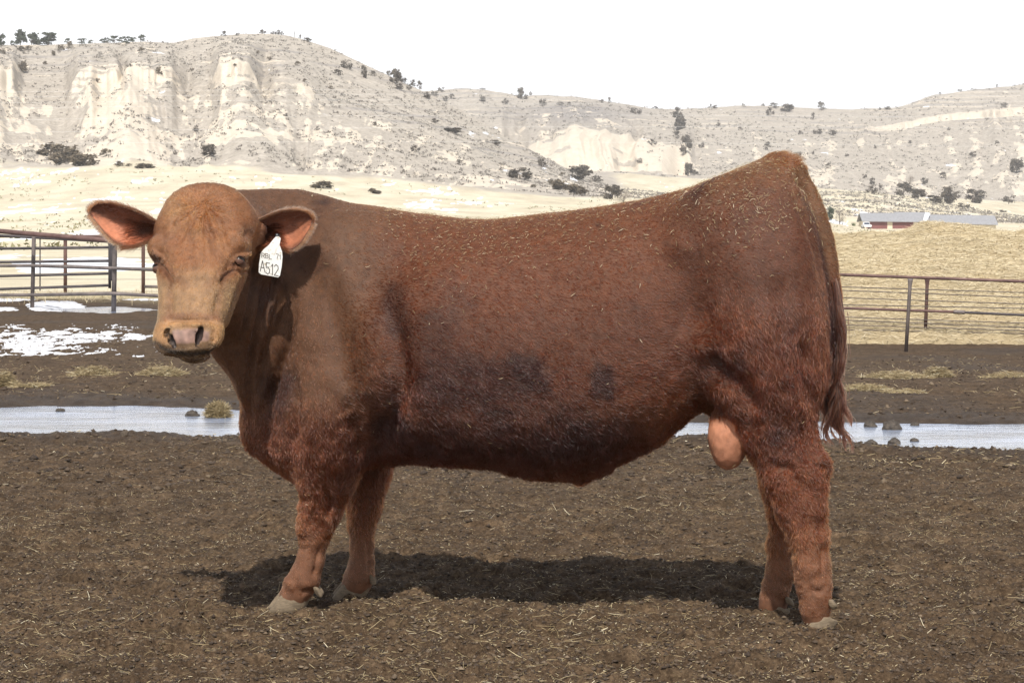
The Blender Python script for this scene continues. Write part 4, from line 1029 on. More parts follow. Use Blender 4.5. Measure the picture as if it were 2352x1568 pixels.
# ---- hay clumps
def heap(name, u, v, wpx, hpx, label, group=None, dens=1.0, tone=0):
    x0, d0 = gp(u, v); sc = d0 / F; rw = wpx * sc / 2; rh = hpx * sc * .8; rd = rw * .7; r = np.random.default_rng(int(u * 7 + v)); n = int(1700 * dens)
    a = r.uniform(0, 6.28, n); q = np.sqrt(r.random(n)); X = x0 + q * rw * np.cos(a); Dd = d0 + q * rd * np.sin(a)
    lump = np.clip(1 - q ** 2 + .35 * fbm(X * 4 / max(rw, .1), Dd * 4 / max(rw, .1), None, 2, int(u)), .03, 1.2)
    z = ground_z(X, Dd) + r.random(n) * rh * lump
    o = scatter_straw(name, X, Dd, r, .03, .15, .003, .006, 0, None, .25, z)
    core = []; 
    return tag(o, label, 'hay', group, None)
heap('hay_clump', 212, 862, 110, 26, 'yellow hay clump on the mud just behind the long puddle', None, 1.0)
heap('hay_clump', 372, 862, 120, 22, 'flat trampled hay wisp on the mud under the muzzle of the bull', None, 1.0)
heap('hay_clump', 4, 888, 80, 44, 'tall tuft of hay at the picture edge behind the puddle', None, .9)
heap('hay_clump', 70, 892, 90, 12, 'thin scattering of hay beside the tall tuft', None, .5)
heap('hay_clump', 2155, 846, 70, 36, 'raised hay tuft on the mud in front of the pipe post', None, .9)
heap('hay_clump', 2060, 850, 170, 20, 'long low drift of yellow hay on the mud below the wire fence', None, 1.6)
heap('hay_clump', 1990, 890, 120, 18, 'pale hay patch on the mud just past the tail switch', None, 1.2)
heap('hay_clump', 2080, 896, 100, 8, 'thin trail of hay running on from the pale hay patch', None, .5)
heap('hay_clump', 2310, 850, 130, 14, 'flat hay patch on the mud farthest from the bull rump', None, .9)
# ---- clods in and beside the water
def lump(name, u, v, wpx, hpx, label, mat, z=-.004, seed=0, cat='clod', dd=.8, group=None):
    x0, d0 = gp(u, v, z); sc = d0 / F; n, m_ = 36, 24; V = []; Fq = []
    for i in range(m_ + 1):
        th = math.pi * i / m_
        for j in range(n):
            ph = 2 * math.pi * j / n; V.append([math.sin(th) * math.cos(ph), math.sin(th) * math.sin(ph) * dd, math.cos(th)])
    V = np.array(V); nn = fbm(V[:, 0] * 1.6 + seed, V[:, 1] * 1.6, V[:, 2] * 1.6 + seed, 4, seed + 3); n2 = fbm(V[:, 0] * 7 + seed, V[:, 1] * 7, V[:, 2] * 7, 3, seed + 9)
    V = V * (1 + .38 * nn + .16 * n2)[:, None] * np.array([wpx * sc / 2, wpx * sc / 2, hpx * sc * .95]); V[:, 2] = np.maximum(V[:, 2], -.03)
    for i in range(m_):
        for j in range(n): Fq.append((i * n + j, (i + 1) * n + j, (i + 1) * n + (j + 1) % n, i * n + (j + 1) % n))
    return tag(mesh_obj(name, V, Fq, mat, loc=(x0, d0 - 8, z)), label, cat, group)
dm = simple('wet_clod', (.055, .042, .030), .6, .5, 40, .8, .01)
lump('mud_clod', 138, 944, 22, 8, 'small dark clod in the puddle, alone near the far rim', dm, seed=1)
lump('mud_clod', 442, 955, 32, 14, 'dark wet clod in the water beside the round hay ball', dm, seed=2)
lump('mud_clod', 1998, 980, 30, 15, 'dark clod at the far rim of the puddle nearest the tail', dm, seed=3)
lump('mud_clod', 2049, 986, 44, 22, 'largest of the dark clods standing in the puddle', dm, seed=4)
lump('mud_clod', 2101, 977, 20, 8, 'small clod in the water on the far side of the largest clod', dm, seed=5)
lump('mud_clod', 2000, 1019, 30, 10, 'flat clod at the near edge of the puddle nearest the tail', dm, seed=6)
lump('mud_clod', 2054, 1019, 28, 14, 'two-humped wet clod in the near half of the puddle', dm, seed=7)
lump('mud_clod', 2100, 1013, 20, 8, 'small low clod in the near half of the water, farther from the tail', dm, seed=8)
lump('mud_clod', 286, 1000, 18, 14, 'upright brown clod on the near bank of the puddle', simple('bank_clod', (.085, .064, .045), .9, .4, 40, .8, .01), z=.02, seed=9)
lump('pale_stone', 45, 892, 20, 9, 'small whitish stone on the mud beside the hay tuft', simple('pale_stone', (.62, .56, .48), .8, .2, 30), z=.0, seed=12, cat='stone')
hb = lump('hay_ball', 500, 958, 46, 26, 'round ball of yellow hay sitting in the puddle in front of the bull chest', simple('hay_core', (.24, .175, .075), .9, .4, 60, .8, .01), seed=10, cat='hay')
r = np.random.default_rng(3); x0, d0 = gp(500, 958, -.004); n = 1500; a = r.uniform(0, 6.28, n); b = np.arccos(r.uniform(0, 1, n)); R0 = 23 * d0 / F
P = np.stack([x0 + R0 * np.sin(b) * np.cos(a) * 1.02, d0 - 8 + R0 * .85 * np.sin(b) * np.sin(a), R0 * 1.25 * np.cos(b)], 1)
V, Q = blades(P, r.uniform(.03, .10, n), r.uniform(.003, .006, n), r.uniform(0, 6.28, n), r.normal(0, .6, n), r.normal(0, .15, n), r)
mesh_obj('hay_strands', V, Q, stm.m, hb, smooth=False, attrs={'tone': np.repeat(np.clip(r.normal(.45, .2, n), 0, 1), 9)})

# ---- straw clinging to the coat
r = np.random.default_rng(23); uT, vT = PXY(TCN)
top_ = np.interp(uT, [600, 740, 1040, 1120, 1450, 1700, 1850], [435, 448, 503, 505, 465, 385, 380])
wgt = TA * (TN[:, 1] < .1) * (.012 + 1.0 * np.exp(-np.clip(vT - top_ - 10, 0, 999) / 60) * sstep(840, 930, uT) + 1.6 * blob(uT, vT, 1740, 480, 110, 60) + .5 * blob(uT, vT, 1050, 580, 120, 70) + .4 * blob(uT, vT, 1300, 560, 300, 60)) * (uT > 600) * (vT < 1300)
k = 2700; ii = r.choice(len(T3), k, p=wgt / wgt.sum()); Pn = TN[ii]; Pc = TCN[ii] + Pn * r.uniform(.004, .010, (k, 1))
dv = r.normal(0, 1, (k, 3)) + np.array([.8, 0, -.1]); dv = norm(dv - Pn * (dv * Pn).sum(1)[:, None]); sdv = np.cross(Pn, dv)
L = .004 * (5.0) ** (r.random(k) ** 1.6); W = r.uniform(.0009, .0018, k); Vb = []
bd = r.normal(0, .09, k)
for j, t in enumerate((-.5, 0, .5)):
    cpt = Pc + dv * (L * t)[:, None] + sdv * (bd * L * (2 * abs(t)) ** 2)[:, None]; w2 = W * (1 if j == 1 else .6)
    Vb += [cpt + sdv * (w2 / 2)[:, None], cpt - sdv * (w2 / 2)[:, None], cpt + Pn * (w2 * .5)[:, None]]
Vb = np.stack(Vb, 1).reshape(-1, 3); f = np.array([[0, 3, 5, 2], [1, 2, 5, 4], [0, 1, 4, 3], [3, 6, 8, 5], [4, 5, 8, 7], [3, 4, 7, 6]])
tag(mesh_obj('straw_bits', Vb, (f[None] + 9 * np.arange(k)[:, None, None]).reshape(-1, 4), stm.m, smooth=False, attrs={'tone': np.repeat(np.clip(r.normal(.6, .25, k), 0, 1), 9)}),
    'short pale bits of straw clinging to the back and hip of the bull', 'straw', kind='stuff')

# ------------------------------------------------------------------ pipe fences
def rust(name, col, col2):
    m = M(name); c = m.coord(); f = m.noise(c, 3.0, 5, .6); g = m.noise(c, 40, 4)
    m.set(color=m.mix(.5, m.ramp(f, [(.35, col), (.65, col2)]), m.ramp(g, [(.3, .7), (.7, 1.3)]), 'MULTIPLY'), rough=.7, metal=.15, normal=m.bump(g, .4, .004)); return m.m
RU = rust('rusty_pipe', (.085, .045, .040), (.17, .10, .085)); RG = rust('grey_pipe', (.10, .085, .08), (.20, .165, .15)); RD = rust('dark_pipe', (.045, .040, .042), (.09, .075, .075))
WI = simple('fence_wire', (.20, .17, .15), .6, .2, 5)
def tube(pts, r, n=10, cap=True):
    pts = [np.array(p, float) for p in pts]; V = []; Fq = []
    rr = r if isinstance(r, (list, tuple)) else [r] * len(pts)
    for i, p in enumerate(pts):
        t = (pts[min(i + 1, len(pts) - 1)] - pts[max(i - 1, 0)]); t /= np.linalg.norm(t)
        a = np.cross(t, [0, 0, 1]); a = np.array([1., 0, 0]) if np.linalg.norm(a) < .05 else a / np.linalg.norm(a); b = np.cross(t, a)
        for j in range(n): V.append(p + rr[i] * (math.cos(2 * math.pi * j / n) * a + math.sin(2 * math.pi * j / n) * b))
    for i in range(len(pts) - 1):
        for j in range(n): Fq.append((i * n + j, i * n + (j + 1) % n, (i + 1) * n + (j + 1) % n, (i + 1) * n + j))
    if cap: Fq += [tuple(range(n))[::-1], tuple((len(pts) - 1) * n + j for j in range(n))]
    return V, Fq
def PD(u, v, d): return px(u, v, d - 8)
def rail(parent, name, pts, r, mat, n=10):       # pts (u, v, depth)
    q = []
    for a, b in zip(pts, pts[1:]):
        for t in np.linspace(0, 1, 7)[:-1]: q.append(PD(*(np.array(a) * (1 - t) + np.array(b) * t)))
    q.append(PD(*pts[-1])); V, Fq = tube(q, r, n); return mesh_obj(name, V, Fq, mat, parent)
def post(parent, u0, v0, u1, v1, d, r, mat, flare=False, name='post'):
    a = PD(u0, v0, d); b = PD(u1, v1, d); b = b + (b - a) * .06
    pts = [a, a * .97 + b * .03, a * .9 + b * .1, b]; rr = [r * 1.6, r * 1.35, r, r] if flare else [r] * 4
    V, Fq = tube(pts, rr, 12); return mesh_obj(name, V, Fq, mat, parent)
fa = tag(empty('pipe_fence', tuple(PD(77, 705, 46))), 'rusty three-rail pipe fence with two posts standing behind the snow patch', 'fence')
rail(fa, 'rail', [(-500, 489, 46.5), (0, 531, 46), (255, 553, 44.5), (620, 560, 46)], .048, RU)
rail(fa, 'rail', [(-500, 611, 46.5), (73, 610, 46), (262, 616, 44.5), (620, 629, 46)], .034, RG)
rail(fa, 'rail', [(-500, 682, 46.5), (80, 677, 46), (262, 674, 44.5), (620, 692, 46)], .034, RG)
post(fa, 78, 540, 74, 705, 46.1, .040, RG); post(fa, 264, 556, 261, 714, 44.6, .046, RG); post(fa, -300, 515, -303, 700, 46.4, .040, RG); post(fa, 560, 560, 560, 712, 45.6, .040, RG)
ga = tag(empty('livestock_gate', tuple(PD(150, 668, 49))), 'dark five-bar pipe gate hung behind the rusty three-rail fence', 'gate')
for v0, v1 in ((541, 555), (571, 568), (602, 599), (634, 628), (664, 655)): rail(ga, 'bar', [(-420, v0 + (v0 - v1) * 1.5, 50), (0, v0, 49.5), (252, v1, 48.8)], .030, RD)
post(ga, 252, 556, 252, 656, 48.8, .030, RD, name='end_bar'); post(ga, 258, 560, 258, 640, 48.3, .045, RD, name='hinge_post'); post(ga, 92, 533, 92, 660, 49.3, .013, RD, name='brace_rod'); post(ga, -360, 555, -360, 668, 49.9, .03, RD, name='end_bar')
fb = tag(empty('wire_fence', tuple(PD(329, 677, 58))), 'far wire fence with slim rusty posts behind the dark gate', 'fence')
rail(fb, 'rail', [(-500, 541, 58), (300, 543, 58), (620, 548, 58)], .038, RU); rail(fb, 'rail', [(329, 658, 58), (620, 662, 58)], .038, RG)
for u in (-200, 150, 329, 520): post(fb, u, 543, u, 677, 58, .045, RU)
for v in (572, 590, 607, 640, 668): rail(fb, 'wire', [(-500, v, 58), (620, v + 2, 58)], .006, WI, 5)
WI = simple('dark_wire', (.10, .08, .07), .6, .2, 5)
fc = tag(empty('pipe_fence', tuple(PD(2080, 807, 35))), 'rusty two-rail pipe fence crossing in front of the straw pile', 'fence')
rail(fc, 'rail', [(700, 590, 37), (1450, 616, 36), (1933, 631, 35.3), (2352, 646.5, 34.7), (3000, 670, 33.5)], .0235, RU)
rail(fc, 'rail', [(700, 667, 37), (1450, 692, 36), (1940, 707.5, 35.3), (2199, 716.5, 35)], .021, RU)
rail(fc, 'rail', [(2196, 716.4, 35), (2352, 723.5, 34.7), (3000, 748, 33.5)], .020, RD); rail(fc, 'coupling', [(2190, 716, 35), (2216, 717.2, 34.97)], .030, RG)
post(fc, 2091, 640, 2081, 806, 35.05, .027, RG, True); post(fc, 1620, 622, 1614, 790, 35.8, .027, RG, True); post(fc, 1150, 606, 1145, 772, 36.4, .027, RG, True); post(fc, 2680, 662, 2672, 838, 34.2, .027, RG, True)
fd = tag(empty('wire_fence', tuple(PD(2125, 776, 38))), 'many-stranded wire fence with a reddish post behind the two-rail pipe fence', 'fence')
for u in (1170, 1650, 2130, 2620): post(fd, u, 640 + (u - 2130) * .035, u - 5, 778 + (u - 2130) * .035, 38, .028, RU, True)
for v0, v1 in ((659, 672), (667, 683), (684, 698), (700, 708), (728, 742), (735, 752), (746, 759), (757, 766), (767, 777), (776, 786)):
    s_l = (v1 - v0) / 412; rail(fd, 'wire', [(700, v0 - 1240 * s_l, 38.3), (1940, v0, 38), (2352, v1, 37.8), (3000, v1 + 648 * s_l, 37.4)], .008, WI, 5)
# ------------------------------------------------------------------ straw pile behind the two-rail fence
PKU = [900, 1040, 1100, 1180, 1290, 1380, 1460, 1560, 1700, 1850, 1935, 1990, 2050, 2120, 2200, 2280, 2352, 2500, 2700, 2900]
PKV = [600, 560, 503, 490, 481, 479, 477, 490, 520, 540, 540, 529, 529, 516, 515, 522, 530, 545, 590, 640]
def pile_z(x, d):
    u = GU(x, d); d1 = 49.0; zt = CAMH - (np.interp(u, PKU, PKV) + 5 - HOR) / F * d1
    t = (d - 37.5) / (d1 - 37.5); zb = -.42
    up = np.clip(t, 0, 1) ** .62; dn = sstep(1.0, 1.9, t)
    z = zb + (zt - zb) * np.where(t < 1, up, 1 - dn) + .16 * fbm(x * .8, d * .8, None, 4, 71) * sstep(0, .3, t) + .05 * fbm(x * 4, d * 4, None, 3, 72)
    return np.where(t < 0, zb - .1 + t, z)
xs = np.linspace(-3.5, 17.5, 420); ds = np.concatenate([np.linspace(37.2, 50, 190), np.linspace(50.3, 62, 40)])
DD, XX = np.meshgrid(ds, xs, indexing='ij'); zz = pile_z(XX.ravel(), DD.ravel())
I = np.arange(DD.size).reshape(DD.shape); Q = np.stack([I[:-1, :-1], I[:-1, 1:], I[1:, 1:], I[1:, :-1]], -1).reshape(-1, 4)
m = M('heaped_straw'); c = m.coord((1, 1, 1.6)); n1 = m.noise(c, 3, 6, .7, 1.5); n2 = m.noise(c, 16, 6, .75, 2.0); n3 = m.noise(c, 1.1, 3)
cs = m.ramp(m.math('MULTIPLY_ADD', n2, .6, m.math('MULTIPLY', n1, .4)), [(.30, (.24, .17, .085)), (.45, (.44, .34, .19)), (.60, (.58, .47, .29)), (.75, (.68, .57, .39))])
m.set(color=m.mix(.5, cs, m.ramp(n3, [(.35, .75), (.65, 1.2)]), 'MULTIPLY'), rough=.8, normal=m.bump(n2, .9, .06))
pile = tag(mesh_obj('straw_pile', np.stack([XX.ravel(), DD.ravel() - 8, zz], 1), Q, m.m), 'great heap of golden straw rising behind the wire fence', 'straw pile')
r = np.random.default_rng(41); n = 60000; d = r.uniform(37.5, 50.5, n); x = r.uniform(-2.5, 16.5, n); z = pile_z(x, d)
L = r.uniform(.06, .24, n); V, Q = blades(np.stack([x, d - 8, z + .015], 1), L, r.uniform(.007, .013, n), r.uniform(0, 6.28, n), r.normal(.1, .22, n), r.normal(0, .2, n), r)
sp = M('pile_straw'); t_ = sp.attr('tone', 'Fac'); sp.set(color=sp.ramp(t_, [(0, (.40, .31, .18)), (.5, (.60, .50, .31)), (1, (.76, .66, .47))]), rough=.6)
mesh_obj('loose_stalks', V, Q, sp.m, pile, smooth=False, attrs={'tone': np.repeat(np.clip(r.normal(.5, .25, n), 0, 1), 9)}, loc=(0, 0, 0))

# ------------------------------------------------------------------ pasture, butte and far hills: one height field
KU = np.array([-1500, -900, -300, 0, 200, 400, 600, 800, 1000, 1200, 1400, 1600, 1800, 2000, 2200, 2352, 2800, 3400, 4200])
KN = len(KU)
def row(**k): return np.array(k['v'], float)
ROWS = {          # depth: rows of screen heights at KU
 60: [673] * KN,
 100: [611, 611, 608, 604, 603, 603, 603, 604, 606, 610, 618, 622, 624, 624, 624, 624, 624, 624, 624],
 200: [560, 558, 555, 552, 550, 550, 552, 555, 556, 560, 570, 575, 580, 584, 584, 584, 582, 580, 580],
 350: [520, 518, 512, 508, 505, 505, 506, 508, 512, 520, 530, 540, 550, 552, 552, 552, 550, 545, 545],
 500: [480, 476, 468, 462, 456, 458, 462, 470, 480, 486, 494, 505, 528, 534, 536, 536, 530, 520, 520],
 600: [440, 436, 425, 415, 405, 408, 416, 430, 450, 464, 472, 480, 505, 525, 527, 527, 520, 510, 510],
 650: [425, 420, 408, 396, 388, 390, 400, 414, 434, 450, 458, 466, 490, 505, 512, 514, 505, 495, 495]}
RIDGE_U = [-1500, -900, -400, 0, 100, 200, 330, 400, 450, 500, 560, 620, 660, 700, 760, 820, 880, 930, 1000, 1075, 1150, 1240, 1330, 1420, 1600, 1800, 1900, 2000, 2100, 2200, 2352, 2800, 4200]
RIDGE_V = [210, 150, 110, 103, 104, 101, 96, 99, 88, 84, 79, 78, 82, 92, 112, 140, 168, 192, 222, 262, 305, 356, 402, 432, 452, 452, 441, 440, 456, 474, 500, 495, 490]
FAR_U = [-1500, 600, 900, 1000, 1050, 1110, 1160, 1200, 1260, 1330, 1420, 1500, 1560, 1640, 1700, 1800, 1900, 1960, 2050, 2090, 2150, 2230, 2352, 2600, 3000, 4200]
FAR_V = [240, 240, 215, 208, 204, 206, 212, 222, 217, 224, 237, 250, 251, 247, 242, 245, 249, 252, 248, 238, 218, 207, 194, 180, 190, 230]
FOOT_U = [-1500, 900, 1000, 1180, 1300, 1400, 1500, 1600, 1700, 1850, 1950, 2100, 2352, 3000, 4200]
FOOT_V = [420, 420, 410, 400, 400, 400, 404, 412, 418, 430, 442, 456, 466, 470, 460]
def zfromv(v, d): return CAMH - (v - HOR) / F * d
def plain_z(u, d):
    ks = sorted(ROWS); Zk = np.stack([zfromv(np.interp(u, KU, ROWS[k]), k) for k in ks], 0)
    i = np.clip(np.searchsorted(ks, d) - 1, 0, len(ks) - 2); a = np.array(ks)[i]; b = np.array(ks)[i + 1]; t = np.clip((d - a) / (b - a), 0, 1)
    j = np.arange(len(u)); return Zk[i, j] * (1 - t) + Zk[i + 1, j] * t
def far_height(x, d):
    u = GU(x, d); N = len(u); z = plain_z(u, np.minimum(d, 650)); att = {}
    w1 = fbm(u / 260, d / 260, None, 3, 201); uw = u + 26 * fbm(x / 45, d / 45, None, 3, 205)
    # near butte: 650 .. 1000
    zf = zfromv(np.interp(u, KU, ROWS[650]), 650); zr = zfromv(np.interp(u, RIDGE_U, RIDGE_V), 1000)
    hgt = np.clip((zr - zf) / 60, 0, 1.4)
    g1 = 1 - np.abs(np.sin((uw - 150 + 12 * w1) / 108 * math.pi / 2 * 1.0)); g2 = 1 - np.abs(vnoise(uw / 34, d / 300, None, 207)); g3 = 1 - np.abs(vnoise(uw / 14, d / 120, None, 209))
    p = (d - 650) / 350
    fad = sstep(0, .12, p) * (1 - .85 * sstep(.34, .48, p))
    phs = 2 * math.pi * (u + 14 * w1 - 275) / 300; cf = u + 10 * w1 - (.5 - np.clip(p, 0, .5)) * 120 * np.sin(phs) * sstep(760, 650, u) + (.5 - p) * 160 * sstep(650, 800, u)
    gg = 1 - np.abs(vnoise(cf / 46, p * 1.2, None, 219)); gh = 1 - np.abs(vnoise(cf / 17, p * 3, None, 220))
    spur = .5 + .5 * np.cos(phs) * sstep(760, 650, u)
    pw = p + (.13 * (spur - .5) + .030 * (gg - .65) + .010 * (gh - .6) + .012 * fbm(cf / 30, p * 8, None, 3, 222))* np.clip(hgt, 0, 1) * fad
    un = u + 7 * vnoise(d / 12, u / 40, None, 217)
    cl = np.clip(np.maximum.reduce([sstep(146, 185, un) * sstep(440, 385, un) * (1 - .45 * np.exp(-((un - 278) / 9) ** 2)), sstep(470, 510, un) * sstep(612, 570, un), sstep(56, 28, un), .5 * sstep(600, 640, un) * sstep(760, 690, un), .35 * sstep(420, 455, un) * sstep(500, 475, un)]), 0, 1)
    cone_ = np.maximum.reduce([np.exp(-((u - 292) / 22) ** 2), .9 * np.exp(-((u - 650) / 26) ** 2), .5 * np.exp(-((u - 210) / 12) ** 2), .6 * np.exp(-((u - 395) / 18) ** 2)])
    cpos = .50 + .03 * np.sin(u / 31) + .008 * vnoise(u / 17, 0 * u, None, 211) + .003 * vnoise(u / 5, 0 * u, None, 212)
    fb = .66 + .13 * cone_ + .02 * vnoise(u / 20, 0 * u, None, 213); ft = .835 + .012 * vnoise(u / 14, 0 * u, None, 214)
    tt_ = np.clip(pw / cpos, 0, 1); talus = fb * (.55 * tt_ + .45 * tt_ ** 1.7)
    cliff = .75 * sstep(0, .035, pw - cpos) + .25 * sstep(.035, .10, pw - cpos)
    upper = np.clip((pw - cpos - .08) / (1 - cpos - .08), 0, 1)
    steps = upper + .018 * np.sin(upper * 40 + 2 * vnoise(u / 60, 0 * u, None, 215))
    prof_c = talus + (ft - fb) * cliff + (1 - ft) * np.where(upper > 0, steps, 0) ** .9
    prof_s = np.clip(pw, 0, 1) ** .92 + .012 * np.sin(pw * 44) * sstep(.45, .6, p)
    prof = np.clip(prof_c * cl + prof_s * (1 - cl), 0, 1)
    prof = np.where(p >= 1, 1, prof)
    vf = np.interp(u, KU, ROWS[650]); vrg = np.interp(u, RIDGE_U, RIDGE_V)
    zb = CAMH - (vf + (vrg - vf) * prof - HOR) / F * np.clip(d, 650, 1000)
    # dip behind, then the far hills 1300 .. 1750
    ff = zfromv(np.interp(u, FOOT_U, FOOT_V), 1300); fr = zfromv(np.interp(u, FAR_U, FAR_V), 1750)
    q = (d - 1000) / 300; valley = np.where(q < 1, zr * (1 - sstep(0, 1, q)) + ff * sstep(0, 1, q), ff)
    p2 = (d - 1300) / 450; uw2 = u + 22 * fbm(x / 60, d / 60, None, 3, 231)
    h1 = 1 - np.abs(vnoise(uw2 / 75, d / 900, None, 233)); h2 = 1 - np.abs(vnoise(uw2 / 26, d / 300, None, 235)); h3 = 1 - np.abs(vnoise(uw2 / 11, d / 150, None, 237))
    p2w = p2 + (.09 * (h1 - .6) + .035 * (h2 - .6) + .012 * (h3 - .6) + .02 * fbm(uw2 / 40, p2 * 6, None, 3, 239)) * sstep(0, .12, p2) * sstep(1, .7, p2)
    bluff = sstep(1150, 1200, u) * sstep(1600, 1575, u)
    bp = .10 + .04 * vnoise(u / 40, 0 * u, None, 241); bh = np.interp(u, [1150, 1215, 1320, 1430, 1520, 1590], [.08, .28, .56, .50, .42, .46]) + .05 * vnoise(uw2 / 16, 0 * u, None, 243)
    tb_ = np.clip((p2w - bp) / .26, 0, 1); rb_ = 1 - (1 - tb_) ** 1.8
    pb = .05 * np.clip(p2w / bp, 0, 1) + bh * rb_ + (.95 - bh) * np.clip((p2w - bp - .26) / (.74 - bp), 0, 1) ** .9
    ledge = sstep(1880, 2100, u)
    pl = np.clip(p2w, 0, 1) ** .95; lp = .74; pl2 = .74 * np.clip(p2w / lp, 0, 1) + .06 * sstep(0, .03, p2w - lp) + .20 * np.clip((p2w - lp - .03) / (1 - lp - .03), 0, 1)
    pl = pl * (1 - ledge) + pl2 * ledge
    pr2 = pb * bluff + pl * (1 - bluff)
    pr2 = np.where(p2 >= 1, 1, pr2)
    vff = np.interp(u, FOOT_U, FOOT_V); vfr = np.interp(u, FAR_U, FAR_V)
    z2 = CAMH - (vff + (vfr - vff) * np.clip(pr2, 0, 1) - HOR) / F * np.clip(d, 1300, 1750) - np.clip(p2 - 1, 0, 3) * 8
    z = np.where(d < 650, z, np.where(d < 1000, zb, np.where(d < 1300, valley, z2)))
    # small relief
    hill = sstep(640, 720, d)
    z = z + (.35 * fbm(x / 18, d / 18, None, 4, 251)) * sstep(80, 250, d) * (1 - hill) + hill * (1.3 * fbm(x / 16, d / 16, z / 16, 4, 261)) * np.where((p > .96) & (d < 1060), .3, 1)
    att = dict(gg=gg, gh=gh, spur=spur, cf=cf, p=p, p2=p2, pw=pw, p2w=p2w, cl=cl, cliff=((pw > cpos - .012) & (pw < cpos + .05) & (d < 1000)) * cl, talus=(pw < cpos) & (d < 1000), g1=g1, g2=g2, g3=g3, h1=h1, h2=h2, h3=h3, bluff=bluff * sstep(0, .03, p2w - bp + .04) * sstep(.30, .22, p2w - bp), ledge=ledge * sstep(-.005, .005, p2w - lp) * sstep(.05, .035, p2w - lp), hgt=hgt, u=u, upper=upper)
    return z, att
dd = np.concatenate([60 * (650 / 60) ** np.linspace(0, 1, 190)[:-1], np.linspace(650, 1000, 300)[:-1], np.linspace(1000, 1300, 30)[:-1], np.linspace(1300, 1760, 280)[:-1], np.array([1765, 1780, 1820, 1900, 2100, 2500, 3200])])
sx = np.concatenate([np.linspace(-.62, -.26, 120)[:-1], np.linspace(-.26, .26, 1150), np.linspace(.26, .62, 120)[1:]])
D2, S2 = np.meshgrid(dd, sx, indexing='ij'); X2 = (S2 * D2).ravel(); D2 = D2.ravel(); Z2, A = far_height(X2, D2)
nr, nc_ = len(dd), len(sx); I = np.arange(nr * nc_).reshape(nr, nc_); Q = np.stack([I[:-1, :-1], I[:-1, 1:], I[1:, 1:], I[1:, :-1]], -1).reshape(-1, 4)
Z2 = np.where(D2 < 64, Z2 - .02 * (64 - D2), Z2)
x, d, z, u = X2, D2, Z2, A['u']; v = v_of(d, z)
front = d < 1000; hills_ = sstep(640, 690, d + 25 * fbm(x / 30, d / 30, None, 3, 301)); hills_ = np.where(d < 1288, hills_ * sstep(1500, 1340, u + 30 * fbm(x / 20, d / 20, None, 3, 303)), hills_)
n_a = fbm(x / 22, z / 7, d / 22, 4, 311); n_b = fbm(x / 8, z / 3.5, d / 8, 4, 321); n_c = fbm(x / 60, z / 30, d / 60, 3, 331); n_s = fbm((np.where(d < 1000, A['cf'] * 1.3, u + 60 * A['p2']) + 30 * n_c) / 24, A['p'] * 7 + A['p2'] * 6, None, 5, 333, .65)
# bare pale rock: cliffs, bluff, spur crests on the lower talus
bare = np.where(front, sstep(.0, .55, .7 * n_a + .5 * n_b + .75 * n_s + .5 * (A['gg'] - .68) + .2 * (A['gh'] - .68) + .25 * (A['spur'] - .5) + .20 * (A['spur'] - .4) + .30 * sstep(900, 300, u) - .55 * sstep(.50, .62, A['p']) + .06) * sstep(.02, .07, A['p'] + .05 * n_b),
                sstep(.12, .42, .5 * n_a + .4 * n_b + .9 * n_s + .8 * (A['h2'] - .62) + .15 * sstep(1650, 2000, u) - .14 - .4 * sstep(.55, .75, A['p2'])) * sstep(0, .05, A['p2']))
bare = np.maximum(bare, A['cliff'] * np.clip(.8 + 1.1 * n_b + .6 * np.sin(z * 2.1 + n_a * 2), .1, 1)); bare = np.maximum(bare, A['bluff'] * sstep(-.55, -.25, n_a + .5 * n_b)); bare = np.maximum(bare, A['ledge'] * .9)
# strata: thin light ledges near the top
st_ = np.sin(z * 1.35 + 2.4 * fbm(x / 90, d / 90, None, 3, 341)); stra = sstep(.70, .95, st_) * sstep(-.15, .35, fbm(x / 35, z / 9, None, 3, 345)) * np.where(front, sstep(.50, .60, A['pw']), sstep(.55, .7, A['p2w']) * .8)
bare = np.clip(np.maximum(bare, .8 * stra), 0, 1) * (d > 640)
dark_l = sstep(.55, .9, -st_) * sstep(-.1, .3, fbm(x / 30, z / 6, None, 3, 347)) * np.where(front, sstep(.50, .58, A['pw']), sstep(.6, .7, A['p2w']))
# snow: thin streaks in hollows on the slopes, sheets on the pasture
sn = np.where(front, sstep(.20, .42, fbm(x / 9, z / 5 + d / 60, d / 50, 4, 351, .65) + .30 * (.5 - A['g2']) + .14 * sstep(900, 1050, u) - .26), sstep(.28, .50, fbm(x / 9, z / 5, d / 50, 4, 352, .65) - .18)) * hills_
sn_p = sstep(.05, .22, 1.25 * fbm(x / 7, d / 34, None, 5, 361, .72) + .34 * bl(u, v, 60, 395, 190, 22) + .36 * bl(u, v, 40, 470, 160, 32) + .30 * bl(u, v, 330, 460, 160, 25) + .30 * bl(u, v, 850, 372, 180, 20) + .26 * bl(u, v, 640, 420, 140, 16) - .34 + .34 * bl(u, v, 60, 545, 300, 34) + .28 * bl(u, v, 200, 600, 300, 30) + .3 * bl(u, v, 1450, 470, 60, 14) - .12 * sstep(1000, 1300, u) + .22 * bl(u, v, 2050, 500, 160, 14)) * (1 - hills_)
snow_m = np.clip(np.maximum(sn * .9, sn_p), 0, 1)
blueg = np.where((~front) & (d > 1290), bl(u, v, 1330, 262, 130, 26), 0)
col = np.stack([bare, snow_m, hills_, dark_l * .6 + .8 * blueg], 1)
m = M('hill_ground'); c = m.coord(); sepn = m.n('ShaderNodeSeparateColor'); at = m.n('ShaderNodeAttribute'); at.attribute_name = 'mask'; m.l(at.outputs['Color'], sepn.inputs[0])
bA, sA, hA, dA = sepn.outputs[0], sepn.outputs[1], sepn.outputs[2], at.outputs['Alpha']
